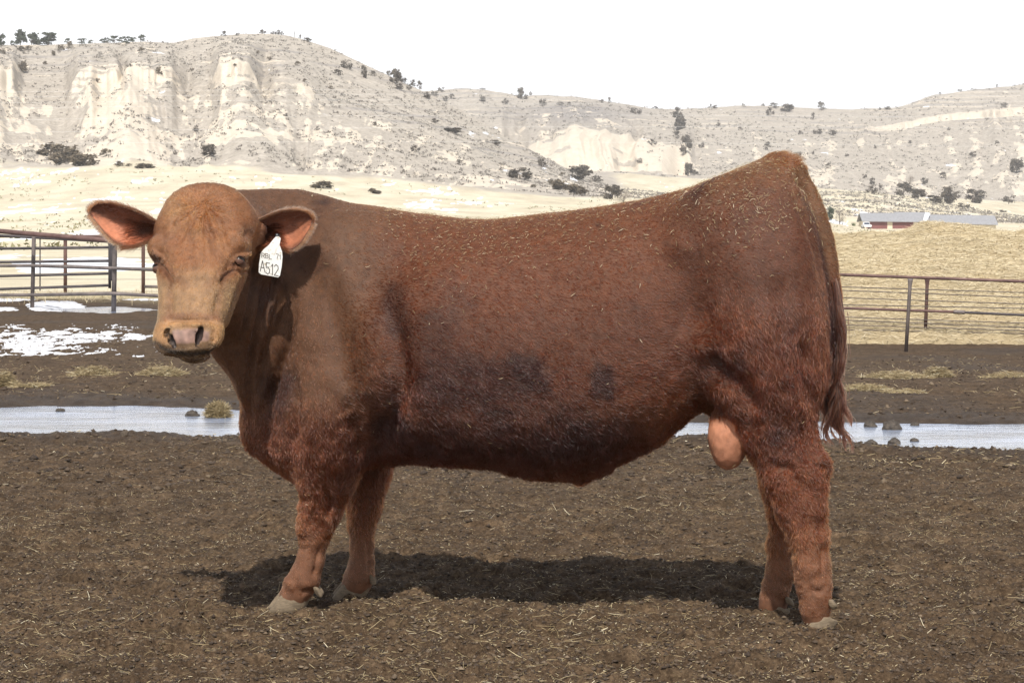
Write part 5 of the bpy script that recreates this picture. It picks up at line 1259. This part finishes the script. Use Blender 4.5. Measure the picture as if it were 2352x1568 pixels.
nf = m.noise(c, .9, 6, .7); ng = m.noise(c, .22, 5, .65); nh = m.noise(m.coord((1, .3, 1)), .12, 5, .6); nfine = m.noise(c, 2.6, 3, .6)
scrub = m.ramp(m.math('MULTIPLY_ADD', nf, .6, m.math('MULTIPLY', ng, .4)), [(.34, (.24, .205, .165)), (.48, (.405, .36, .30)), (.62, (.54, .485, .41))])
cream = m.ramp(m.math('MULTIPLY_ADD', nf, .5, m.math('MULTIPLY', ng, .5)), [(.35, (.54, .465, .365)), (.6, (.69, .61, .495))])
grassc = m.ramp(m.math('MULTIPLY_ADD', nf, .3, m.math('MULTIPLY', nh, .7)), [(.36, (.50, .43, .31)), (.5, (.62, .55, .40)), (.66, (.70, .64, .50))])
def thresh(a, nn, lo, hi, k): return m.ramp(m.math('MULTIPLY_ADD', m.math('SUBTRACT', nn, .5), k, a), [(lo, 0), (hi, 1)])
base = m.mix(thresh(hA, nf, .35, .65, .8), grassc, scrub)
base = m.mix(m.math('MULTIPLY', dA, .7, clamp=True), base, (.19, .18, .19))
base = m.mix(thresh(bA, nf, .38, .60, 1.0), base, cream)
base = m.mix(thresh(sA, nf, .42, .58, 1.4), base, (.84, .86, .90))
m.set(color=base, rough=.95, spec=.1, normal=m.bump(nf, .7, .6))
hills = mesh_obj('hills', np.stack([x, d - 8, z], 1), Q, m.m)
ca = hills.data.attributes.new('mask', 'FLOAT_COLOR', 'POINT'); ca.data.foreach_set('color', col.astype(np.float32).ravel()); tag(hills, kind='structure')

# screen position -> point on the height field (searching along the view ray)
def on_hill(us, vs, dmin=70):
    dg = np.concatenate([np.geomspace(dmin, 650, 160), np.linspace(652, 1760, 560)])
    us = np.atleast_1d(np.array(us, float)); vs = np.atleast_1d(np.array(vs, float)); out = []
    uu = np.repeat(us[:, None], len(dg), 1); dgr = np.tile(dg, (len(us), 1)); xx = (uu - 1176) / F * dgr
    zz, _ = far_height(xx.ravel(), dgr.ravel()); zz = zz.reshape(xx.shape); vv_ = v_of(dgr, zz)
    for i in range(len(us)):
        ok = np.nonzero(vv_[i] <= vs[i])[0]
        k = ok[0] if len(ok) else int(np.argmin(vv_[i][:190] if False else vv_[i]))
        out.append((xx[i, k], dg[k], zz[i, k]))
    return np.array(out)

# ---- low sage scrub as ground cover
def tufts(name, pts, sz, mat, seed, k=7):
    r = np.random.default_rng(seed); n = len(pts); V = []; tones = []
    c = pts[:, None, :] + r.normal(0, 1, (n, k, 3)) * np.array([.45, .45, .22]) * sz[:, None, None] + np.array([0, 0, .28]) * sz[:, None, None]
    a = r.normal(0, 1, (n, k, 3)); a /= np.linalg.norm(a, axis=2, keepdims=True); b = np.cross(a, r.normal(0, 1, (n, k, 3))); b /= np.linalg.norm(b, axis=2, keepdims=True) + 1e-9
    s = (sz[:, None, None] * r.uniform(.22, .5, (n, k, 1)))
    tri = np.stack([c + a * s, c - a * s * .5 + b * s * .8, c - a * s * .5 - b * s * .8], 2)
    return mesh_obj(name, tri.reshape(-1, 3), np.arange(n * k * 3).reshape(-1, 3), mat, smooth=False, attrs={'tone': np.repeat(np.clip(r.normal(.5, .22, n), 0, 1), k * 3)})
def folm(name, stops):
    m = M(name); t_ = m.attr('tone', 'Fac'); m.set(color=m.ramp(t_, stops), rough=.9, spec=.1); return m.m
SG = folm('sage_scrub', [(0, (.13, .115, .10)), (.5, (.22, .20, .175)), (1, (.32, .295, .26))])
r = np.random.default_rng(77)
n = 27000; d = np.where(r.random(n) < .5, r.uniform(670, 1000, n), r.uniform(1290, 1755, n)); x = r.uniform(-.27, .27, n) * d; z, A_ = far_height(x, d)
keep = r.random(n) < sstep(-.5, .3, fbm(x / 30, d / 30, None, 3, 401) + .25 * (A_['pw'] > .55) * (d < 1000)); keep &= ~((d < 1000) & (A_['cliff'] > .3)) & (r.random(n) < 1 - .8 * A_['bluff'])
P = np.stack([x, d - 8, z], 1)[keep]
tag(tufts('hillside_scrub', P, r.uniform(.35, 1.15, len(P)) * (1 + .35 * (P[:, 1] > 1200)), SG, 3), 'low grey-brown scrub speckling the slopes of the hills', 'scrub', kind='stuff')
GS = folm('grass_tuft', [(0, (.13, .125, .07)), (.5, (.24, .225, .13)), (1, (.34, .31, .19))])
n = 4200; d = 120 * (660 / 120) ** (r.random(n) ** .6); x = r.uniform(-.27, .27, n) * d; keep = fbm(x / 25, d / 60, None, 3, 405) > .0; x, d = x[keep], d[keep]; z, _ = far_height(x, d)
tag(tufts('pasture_tufts', np.stack([x, d - 8, z], 1), r.uniform(.18, .62, len(x)), GS, 4, 6), 'small dull green tufts dotted over the pale winter pasture', 'grass tufts', kind='stuff')
n = 9000; d = r.uniform(38, 66, n); x = r.uniform(-.34, .12, n) * d; zz = np.zeros(n); zb_, _, _ = ground_base(x, d); ok = (v_of(d) < 692 + 6 * r.normal(0, 1, n)); x, d, zb_ = x[ok], d[ok], zb_[ok]
V, Q = blades(np.stack([x, d - 8, zb_ + .05], 1), r.uniform(.06, .22, len(x)), r.uniform(.006, .014, len(x)), r.uniform(0, 6.28, len(x)), r.uniform(.4, 1.4, len(x)), r.normal(0, .1, len(x)), r)
tag(mesh_obj('dry_grass', V, Q, sp.m, smooth=False, attrs={'tone': np.repeat(np.clip(r.normal(.45, .25, len(x)), 0, 1), 9)}), 'short dead grass and stubble around the far fence posts', 'dry grass', kind='stuff')

# ------------------------------------------------------------------ trees and shrubs
FOL = {'pine': folm('pine_needles', [(0, (.030, .040, .028)), (.5, (.060, .075, .052)), (1, (.12, .135, .095))]),
       'juniper': folm('juniper_leaves', [(0, (.045, .038, .030)), (.5, (.095, .082, .066)), (1, (.18, .155, .12))]),
       'bush': folm('bush_leaves', [(0, (.07, .056, .040)), (.5, (.145, .118, .083)), (1, (.24, .20, .14))]),
       'bare': folm('bare_twigs', [(0, (.16, .13, .10)), (.5, (.28, .24, .20)), (1, (.42, .37, .31))]),
       'green': folm('green_leaves', [(0, (.05, .07, .025)), (.5, (.10, .13, .05)), (1, (.18, .21, .09))])}
BARK = simple('bark', (.11, .085, .065), .9, .3, 3)
def crown_mesh(kind, seed, npx):
    r = np.random.default_rng(seed); n = int(np.clip(npx * 20, 200, 1100)); cl = {'pine': 13, 'juniper': 9, 'bush': 11, 'bare': 12, 'green': 9}[kind]
    cs = []
    for i in range(cl):
        h = r.uniform(.16, .92); 
        if kind == 'pine': rad = .42 * (1 - .55 * h) * (1.1 if i % 2 else .7)
        elif kind == 'juniper': rad = .36 * math.sin(math.pi * (h * .72 + .20))
        else: rad = .38 * math.sqrt(max(0, 1 - h * h)); h *= .85
        a = r.uniform(0, 6.28); cs.append((rad * math.cos(a), rad * math.sin(a), h))
    cs = np.array(cs); ci = r.integers(0, cl, n); sp_ = {'pine': (.13, .13, .065), 'juniper': (.13, .13, .11), 'bush': (.13, .13, .12), 'bare': (.16, .16, .13), 'green': (.13, .13, .13)}[kind]
    c = cs[ci] + r.normal(0, 1, (n, 3)) * np.array(sp_) * .75; c[:, 2] = np.clip(c[:, 2], .02, 1.05)
    a = r.normal(0, 1, (n, 3)); a /= np.linalg.norm(a, axis=1)[:, None]; b = np.cross(a, r.normal(0, 1, (n, 3))); b /= np.linalg.norm(b, axis=1)[:, None]
    s = r.uniform(.045, .105, (n, 1)) * (1.0 if kind != 'bare' else .8); wd = .8 if kind != 'bare' else .10
    tri = np.stack([c + a * s * 1.3, c - a * s * .6 + b * s * wd, c - a * s * .6 - b * s * wd], 1)
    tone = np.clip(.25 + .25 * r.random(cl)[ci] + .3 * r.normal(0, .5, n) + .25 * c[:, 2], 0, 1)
    return tri.reshape(-1, 3), np.repeat(tone, 3), cs
CR = {}
def proto(kind, var, big):
    key = (kind, var, big)
    if key in CR: return CR[key]
    V, tone, cs = crown_mesh(kind, hash((kind == 'pine', var, big, len(kind))) % 9999 + var, 40 if big else 12)
    me = bpy.data.meshes.new('crown'); me.from_pydata(V.tolist(), [], [(i, i + 1, i + 2) for i in range(0, len(V), 3)]); me.update()
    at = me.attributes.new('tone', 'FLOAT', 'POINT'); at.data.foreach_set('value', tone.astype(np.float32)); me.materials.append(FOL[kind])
    TV, TF = tube([(0, 0, -.06), (.01, 0, .3), (.0, .01, .6), (.01, 0, .88)], [.035, .028, .018, .006], 7)
    for c_ in cs[:8]:
        a, b = tube([(0.005, 0, max(.05, c_[2] * .55)), tuple(c_ * .6 + np.array([0, 0, c_[2] * .35])), tuple(c_)], [.014, .009, .004], 5); TF += [tuple(i + len(TV) for i in q) for q in b]; TV += a
    tm_ = bpy.data.meshes.new('trunk'); tm_.from_pydata([tuple(map(float, q)) for q in TV], [], TF); tm_.update(); tm_.materials.append(BARK)
    CR[key] = (me, tm_); return CR[key]
TREES = []
def plant(name, kind, u, v, wpx, hpx, label, cat, group=None, loc=None, i=0):
    p = on_hill(u, v)[0] if loc is None else loc
    sc = p[1] / F; W, H = wpx * sc, hpx * sc; big = hpx >= 24 or wpx >= 30
    cm_, tm_ = proto(kind, i % 4, big)
    e = empty(name, (p[0], p[1] - 8, p[2] - .1)); tag(e, label, cat, group)
    o = bpy.data.objects.new('crown', cm_); t = bpy.data.objects.new('trunk', tm_); SC.collection.objects.link(o); SC.collection.objects.link(t)
    for q in (o, t): q.parent = e; q.scale = (W * 1.08, W * 1.08, H); q.rotation_euler = (0, 0, i * 1.7)
named = [      # one of a kind, told apart by look and neighbours
 ('pine_tree', 'pine', 47, 102, 27, 36, 'tallest dark green pine on the butte skyline, column-shaped', 'pine'),
 ('pine_tree', 'pine', 112, 101, 36, 30, 'wide-crowned pine ending the thick pine group on the butte skyline', 'pine'),
 ('pine_tree', 'pine', 73, 105, 28, 33, 'bushy pine between the tallest pine and the wide-crowned one on the skyline', 'pine'),
 ('pine_tree', 'pine', 4, 107, 18, 28, 'pine on the butte skyline cut by the edge of the picture', 'pine'),
 ('pine_tree', 'pine', 172, 97, 26, 25, 'tall middle pine of the loose skyline row beyond the thick group', 'pine'),
 ('dead_tree', 'bare', 677, 83, 12, 20, 'thin bare tree standing alone just past the top of the butte', 'tree'),
 ('juniper_shrub', 'bush', 117, 360, 60, 36, 'highest and roundest bush of the brown thicket on the pasture under the cliffs', 'bush'),
 ('juniper_shrub', 'bush', 152, 374, 64, 38, 'middle bush of the brown thicket on the pasture under the cliffs', 'bush'),
 ('juniper_shrub', 'bush', 190, 381, 58, 30, 'lowest bush ending the brown thicket on the pasture', 'bush'),
 ('juniper_shrub', 'bush', 244, 362, 28, 20, 'grey round bush standing past the brown thicket', 'bush'),
 ('juniper_shrub', 'bush', 214, 364, 22, 13, 'small brown bush between the thicket and the grey round bush', 'bush'),
 ('juniper_shrub', 'juniper', 481, 359, 35, 26, 'dark round juniper alone on the pasture above the head of the bull', 'juniper'),
 ('juniper_shrub', 'bush', 742, 436, 48, 19, 'low domed bush just above the withers of the bull', 'bush'),
 ('juniper_shrub', 'bush', 862, 446, 30, 14, 'low spiky bush above the back of the bull beside the domed bush', 'bush'),
 ('juniper_shrub', 'juniper', 1194, 412, 46, 25, 'broad flat-topped dark juniper on the pasture at the end of the butte', 'juniper'),
 ('juniper_shrub', 'juniper', 1332, 415, 50, 34, 'largest dark juniper of the group above the middle of the back', 'juniper'),
 ('juniper_shrub', 'juniper', 1370, 419, 27, 19, 'small pointed juniper close beside the largest one', 'juniper'),
 ('juniper_shrub', 'bush', 1287, 437, 38, 27, 'olive bush in the front row below the largest juniper', 'bush'),
 ('juniper_shrub', 'bush', 1326, 447, 46, 27, 'wide olive bush in the front row, nearest the back of the bull', 'bush'),
 ('juniper_shrub', 'juniper', 1406, 459, 40, 32, 'dark round juniper beside the pale leafless shrub', 'juniper'),
 ('leafless_shrub', 'bare', 1433, 470, 36, 34, 'pale grey leafless shrub touching the dark round juniper', 'shrub'),
 ('juniper_tree', 'juniper', 1555, 299, 34, 40, 'large dark juniper clump in the gully beside the white bluff', 'juniper'),
 ('juniper_tree', 'juniper', 1557, 266, 17, 19, 'small juniper topping the large gully clump', 'juniper'),
 ('juniper_tree', 'juniper', 1575, 354, 24, 40, 'tall narrow juniper halfway down the gully beside the white bluff', 'juniper'),
 ('juniper_tree', 'juniper', 1582, 405, 18, 32, 'narrow juniper at the foot of the gully by the bluff', 'juniper'),
 ('juniper_tree', 'juniper', 1901, 248, 17, 21, 'tallest juniper on the flat far skyline above the rump', 'juniper'),
 ('juniper_tree', 'juniper', 1887, 254, 20, 19, 'juniper leaning against the tallest one on the flat far skyline', 'juniper'),
 ('juniper_shrub', 'juniper', 2234, 361, 15, 15, 'lone dark cone-shaped juniper on the open scree slope above the house', 'juniper'),
 ('juniper_tree', 'juniper', 2335, 398, 26, 34, 'dark juniper in the shaded notch at the picture edge', 'juniper'),
 ('bare_tree', 'bare', 2090, 424, 22, 24, 'bare reddish tree standing above the utility pole', 'tree'),
 ('spruce_tree', 'pine', 1909, 506, 16, 36, 'dark evergreen hidden partly by the tail, beside the house', 'evergreen'),
 ('bare_tree', 'bare', 1928, 514, 24, 48, 'tan leafless tree between the evergreen and the house', 'tree'),
 ('garden_bush', 'green', 1957, 523, 17, 13, 'green bush by the garage end of the house', 'bush')]
i = 0
HOUSE_D = 600.0
for t in named:
    loc = None
    if t[2] > 1900 and 500 < t[3] < 526: loc = (px(t[2], t[3], HOUSE_D - 8 + 6)[0], HOUSE_D + 6, px(t[2], t[3], HOUSE_D - 2)[2])
    plant(*t[:7], t[7], None, loc, i); i += 1
groups = [
 ('pine_tree', 'pine', 'small dark pine of the sparse row along the butte skyline', 'pine', 'small pines on the butte skyline',
  [(155, 98, 16, 15), (188, 97, 22, 14), (208, 99, 12, 12), (234, 100, 16, 12), (262, 95, 26, 18), (290, 103, 20, 20), (306, 97, 16, 16), (323, 94, 20, 18), (398, 98, 13, 13), (245, 97, 12, 14), (92, 106, 18, 18), (26, 106, 14, 14), (278, 97, 10, 14)]),
 ('juniper_shrub', 'juniper', 'small scrubby juniper on the rounded summit of the butte', 'juniper', 'junipers on the summit of the butte',
  [(514, 84, 12, 12), (603, 78, 14, 12), (637, 76, 12, 13), (648, 78, 8, 10), (689, 90, 7, 10), (706, 98, 18, 12), (625, 76, 8, 8), (545, 83, 8, 7)]),
 ('juniper_shrub', 'bush', 'small brown shrub on the ledges below the butte skyline', 'shrub', 'shrubs on the ledges below the skyline',
  [(5, 124, 15, 15), (50, 165, 26, 24), (48, 118, 20, 12), (66, 117, 17, 13), (140, 117, 19, 17), (163, 112, 16, 18), (122, 129, 12, 12), (326, 121, 16, 13), (365, 175, 17, 20), (593, 128, 10, 12), (618, 141, 12, 12), (684, 152, 14, 12), (104, 150, 12, 10), (225, 190, 12, 12), (440, 165, 10, 10), (540, 155, 10, 8), (760, 205, 12, 10), (700, 190, 10, 9)]),
 ('juniper_tree', 'juniper', 'dark juniper on the long descending shoulder of the butte', 'juniper', 'junipers on the descending shoulder',
  [(786, 123, 13, 12), (828, 135, 25, 17), (857, 144, 20, 12), (875, 163, 14, 14), (797, 160, 25, 22), (835, 180, 13, 27), (777, 175, 24, 14), (907, 192, 25, 32), (925, 184, 22, 20), (947, 194, 14, 17), (964, 206, 12, 20), (1013, 213, 14, 14), (983, 228, 22, 16), (1022, 233, 16, 12), (1038, 229, 12, 12), (999, 222, 16, 14), (918, 207, 24, 18), (939, 208, 14, 14), (857, 176, 12, 12), (893, 175, 12, 14)]),
 ('juniper_shrub', 'juniper', 'small dark shrub on the lower flank of the butte, clear of its neighbours', 'shrub', 'scattered shrubs low on the butte',
  [(450, 303, 13, 18), (402, 359, 8, 12), (394, 344, 8, 8), (999, 284, 16, 13), (1040, 306, 42, 13), (954, 349, 21, 15), (1054, 379, 9, 12), (1139, 334, 23, 15), (655, 268, 10, 9), (730, 300, 10, 9), (860, 290, 11, 9), (340, 275, 9, 8)]),
 ('juniper_shrub', 'bush', 'low olive shrub on the pasture, small beside the named bushes', 'shrub', 'small shrubs on the pasture',
  [(273, 382, 22, 14), (297, 384, 16, 8), (330, 386, 40, 13), (1227, 432, 18, 10), (1263, 423, 15, 12), (1292, 406, 14, 12), (205, 381, 24, 12)]),
 ('juniper_tree', 'juniper', 'small juniper on the skyline of the far hills', 'juniper', 'junipers on the far skyline',
  [(1196, 228, 15, 25), (1207, 229, 12, 14), (1219, 217, 8, 9), (1254, 216, 8, 13), (1266, 217, 7, 10), (1109, 206, 14, 5), (1161, 240, 14, 14), (1400, 238, 8, 14), (1382, 235, 10, 8), (1460, 263, 24, 18), (1505, 250, 12, 6), (1633, 246, 6, 9), (1642, 250, 10, 10), (1708, 242, 7, 7), (1752, 244, 8, 6), (1778, 248, 22, 11), (1807, 256, 30, 16), (2022, 253, 6, 8), (2037, 253, 17, 8), (2159, 218, 6, 6), (2205, 211, 10, 7), (2160, 216, 4, 8), (2305, 246, 18, 10), (2290, 202, 5, 8)]),
 ('juniper_shrub', 'juniper', 'small dark juniper on the broken slope of the far hills', 'juniper', 'junipers on the slopes of the far hills',
  [(1247, 244, 16, 18), (1110, 234, 18, 14), (1287, 243, 16, 9), (1307, 243, 10, 8), (1244, 383, 20, 22), (1469, 374, 14, 12), (1497, 336, 19, 16), (1553, 318, 19, 17), (1596, 402, 14, 14), (1611, 340, 12, 14), (1769, 267, 18, 20), (1867, 276, 10, 16), (1913, 312, 16, 16), (1877, 308, 20, 13), (1839, 310, 12, 10), (1762, 346, 17, 18), (1835, 360, 12, 12), (1867, 354, 7, 9), (2011, 342, 8, 8), (1902, 388, 12, 12), (1986, 411, 10, 12), (2002, 424, 16, 18), (2125, 424, 20, 16), (2166, 410, 16, 14), (1945, 360, 9, 8), (2090, 330, 9, 9), (2180, 300, 8, 8), (1700, 300, 10, 9), (1650, 290, 10, 9), (2290, 330, 9, 8)]),
 ('juniper_tree', 'juniper', 'dark bushy juniper in the ravine between the pasture ridge and the far slope', 'juniper', 'junipers in the ravine behind the house',
  [(2003, 446, 23, 20), (2023, 438, 12, 12), (2075, 450, 34, 30), (2109, 458, 32, 26), (2143, 466, 34, 17), (2177, 468, 42, 36), (2195, 456, 20, 20), (2215, 478, 26, 14), (2235, 466, 36, 30), (2255, 455, 24, 17), (2317, 468, 26, 22), (2305, 488, 20, 7)])]
for nm, kd, lb, ct, gp_, pts in groups:
    for (a, b, c_, d_) in pts:
        plant(nm, kd, a, b, c_, d_, lb, ct, gp_, None, i); i += 1

# ------------------------------------------------------------------ the house, the pole, the truck, the wires
def HP3(u, v, dd_=0.0): return px(u, v, HOUSE_D - 8 + dd_)
hs = tag(empty('ranch_house', tuple(HP3(2130, 526))), 'long low ranch house with grey roof and two red garage doors beyond the straw pile', 'house')
wallm = simple('cream_wall', (.62, .54, .40), .85, .08, 1); roofm = simple('grey_shingles', (.27, .27, .28), .9, .15, 2); redm = simple('red_door', (.17, .06, .055), .7, .1, 1)
winm = M('window_glass'); winm.set(color=(.03, .045, .08), rough=.1); trim = simple('white_trim', (.75, .73, .70), .7, .05, 2)
def boxq(u0, v0, u1, v1, y0, y1):      # a box spanning photo px at house distance, y offsets in metres
    a = HP3(u0, v1); b = HP3(u1, v0); V = [(x_, HOUSE_D - 8 + y_, z_) for y_ in (y0, y1) for z_ in (a[2], b[2]) for x_ in (a[0], b[0])]
    return V, [(0, 1, 3, 2), (5, 4, 6, 7), (4, 0, 2, 6), (1, 5, 7, 3), (2, 3, 7, 6), (4, 5, 1, 0)]
def hbox(name, u0, v0, u1, v1, y0, y1, mat, parent): V, Fq = boxq(u0, v0, u1, v1, y0, y1); return mesh_obj(name, V, Fq, mat, parent, smooth=False)
w1_ = hbox('wall', 1983, 507.5, 2128, 531, 0, 8, wallm, hs); w2_ = hbox('wall', 2128.2, 511, 2290, 533, 1.5, 9, wallm, hs)
def roof(u0, u1, ve0, ve1, vr0, vr1, y0, ymid, y1, name='roof'):
    P0 = HP3(u0, ve0); P1 = HP3(u1, ve1); R0 = HP3(u0, vr0); R1 = HP3(u1, vr1); b = HOUSE_D - 8; th = .18
    V = [(P0[0], b + y0, P0[2]), (P1[0], b + y0, P1[2]), (R1[0], b + ymid, R1[2]), (R0[0], b + ymid, R0[2]), (P1[0], b + y1, P1[2]), (P0[0], b + y1, P0[2])]
    V += [(x_, y_, z_ - th) for x_, y_, z_ in V]
    return mesh_obj(name, V, [(0, 1, 2, 3), (3, 2, 4, 5), (7, 6, 9, 8), (8, 9, 11, 10), (0, 6, 7, 1), (4, 10, 11, 5), (1, 7, 8, 2), (2, 8, 10, 4), (0, 3, 9, 6), (3, 5, 11, 9)], roofm, hs, smooth=False)
roof(1979, 2135, 507.5, 509, 489, 488, -.8, 4, 8.8); roof(2124, 2294, 511.5, 515.5, 492, 494.5, .6, 5.2, 9.8)
roof(2060, 2136, 506.8, 508, 486.5, 487, -.4, 4.2, 8.6, 'roof_ridge')
for u0, u1 in ((1990, 2038), (2050, 2098)):
    g = hbox('garage_door', u0, 509.5, u1, 529, -.06, -.01, redm, hs)
    for k in range(1, 4): pass
    hbox('door_frame', u0 - 1.2, 508.6, u1 + 1.2, 509.4, -.10, -.005, trim, g).location = (0, 0, 0)
for u0, u1 in ((2139, 2152), (2168, 2178)):
    g = hbox('window', u0, 513.5, u1, 522.5, 1.42, 1.49, winm.m, hs); f = hbox('window_frame', u0 - .8, 522.6, u1 + .8, 523.4, 1.36, 1.49, trim, g); f.location = (0, 0, 0)
    f2 = hbox('mullion', (u0 + u1) / 2 - .4, 513.5, (u0 + u1) / 2 + .4, 522.5, 1.38, 1.419, trim, g); f2.location = (0, 0, 0)
sr = M('roof_snow'); sr.set(color=(.86, .88, .92), rough=.7)
a = [HP3(2119, 506, 0), HP3(2127, 507, 0), HP3(2142, 492, 0), HP3(2131, 490.5, 0)]; b = HOUSE_D - 8
V = [(a[0][0], b - .80, a[0][2] + .10), (a[1][0], b - .76, a[1][2] + .10), (a[2][0], b + 3.4, a[2][2] + .30), (a[3][0], b + 3.4, a[3][2] + .30)]; V += [(x_, y_ + .03, z_ - .25) for x_, y_, z_ in V]
mesh_obj('snow_on_roof', V, [(0, 1, 2, 3), (7, 6, 5, 4), (0, 4, 5, 1), (1, 5, 6, 2), (2, 6, 7, 3), (3, 7, 4, 0)], sr.m, hs, smooth=False)
pp = on_hill(2078, 449)[0]; hpole = 34 * pp[1] / F
pl_ = tag(empty('utility_pole', (pp[0], pp[1] - 8, pp[2])), 'pale slender utility pole on the pasture ridge in front of the ravine trees', 'pole')
V, Fq = tube([(0, 0, -.5), (0, 0, hpole)], .16, 8); mesh_obj('pole_shaft', V, Fq, simple('weathered_wood', (.55, .52, .48), .8, .1, 3), pl_, loc=(0, 0, 0))
V, Fq = tube([(-.7, 0, hpole - .5), (.7, 0, hpole - .5)], .07, 6); mesh_obj('crossarm', V, Fq, simple('arm_wood', (.45, .42, .38), .8, .1, 3), pl_, loc=(0, 0, 0))
# parked pickup seen end-on beside the garage
tk = tag(empty('pickup_truck', tuple(HP3(1990, 526, -6))), 'small white pickup parked by the garage door of the ranch house', 'truck')
wp = simple('white_paint', (.72, .72, .72), .35, .05, 2); blk = simple('black_rubber', (.02, .02, .02), .8, .1, 5)
def tb(name, x0, x1, y0, y1, z0, z1, mat, top=1.0, bev=.08):
    bm = bmesh.new(); bmesh.ops.create_cube(bm, size=1)
    for q in bm.verts:
        s_ = top if q.co.z > 0 else 1
        q.co = Vector(((x0 + x1) / 2 + q.co.x * (x1 - x0) * s_, (y0 + y1) / 2 + q.co.y * (y1 - y0) * s_, (z0 + z1) / 2 + q.co.z * (z1 - z0)))
    bmesh.ops.bevel(bm, geom=list(bm.edges), offset=bev, segments=2, affect='EDGES'); me = bpy.data.meshes.new(name); bm.to_mesh(me); bm.free(); me.materials.append(mat)
    o = bpy.data.objects.new(name, me); SC.collection.objects.link(o); o.parent = tk; return o
tb('body', -.95, .95, -2.5, 2.5, .45, 1.05, wp); tb('cab', -.85, .85, -.6, 1.2, 1.05, 1.75, wp, .85); tb('windshield', -.68, .68, -.66, -.60, 1.15, 1.6, winm.m, .9, .01)
for sx_ in (-.85, .85):
    for sy_ in (-1.6, 1.6):
        V, Fq = tube([(sx_ - .12, sy_, .36), (sx_ + .12, sy_, .36)], .36, 16); mesh_obj('wheel', V, Fq, blk, tk, loc=(0, 0, 0))
    tb('headlight', sx_ - .12, sx_ + .12, -2.56, -2.5, .75, .92, trim, 1, .01)
wm_ = simple('bright_cable', (.72, .72, .72), .4, .05, 1)
for k, (v0, v1, dpt) in enumerate(((206, 204, 420), (218, 214, 423), (231, 226, 426), (243, 236, 430), (268, 262, 395), (298, 286, 398), (322, 330, 402))):
    lb_ = ['highest', 'second highest', 'third highest', 'middle', 'fifth from the top', 'second lowest', 'lowest'][k]
    pts = []
    for t in np.linspace(-.6, 1.6, 40): u_ = -200 + t * 2700; pts.append(PD(u_, v0 + (v1 - v0) * t + 34 * (t - .5) ** 2 * 1.0 * (1 if k < 4 else 1.4), dpt))
    V, Fq = tube(pts, .011, 5); tag(mesh_obj('power_line', V, Fq, wm_), lb_ + ' of seven thin pale cables strung before the hills', 'cable')

# ------------------------------------------------------------------ the air between here and the hills
hz = M('haze_air'); hz.nt.nodes.remove(hz.b); vol = hz.n('ShaderNodeVolumePrincipled'); vol.inputs['Color'].default_value = (1.0, .975, .94, 1)
vol.inputs['Density'].default_value = .00019; vol.inputs['Anisotropy'].default_value = .2; hz.l(vol.outputs[0], hz.out.inputs['Volume'])
X0, X1, Y0, Y1, Za, Zb = -2100, 2100, -30, 3260, -60, 150
tag(mesh_obj('haze', [(x_, y_, z_) for x_ in (X0, X1) for y_ in (Y0, Y1) for z_ in (Za, Zb)], [(0, 1, 3, 2), (4, 6, 7, 5), (0, 4, 5, 1), (2, 3, 7, 6), (0, 2, 6, 4), (1, 5, 7, 3)], hz.m, smooth=False), kind='stuff')
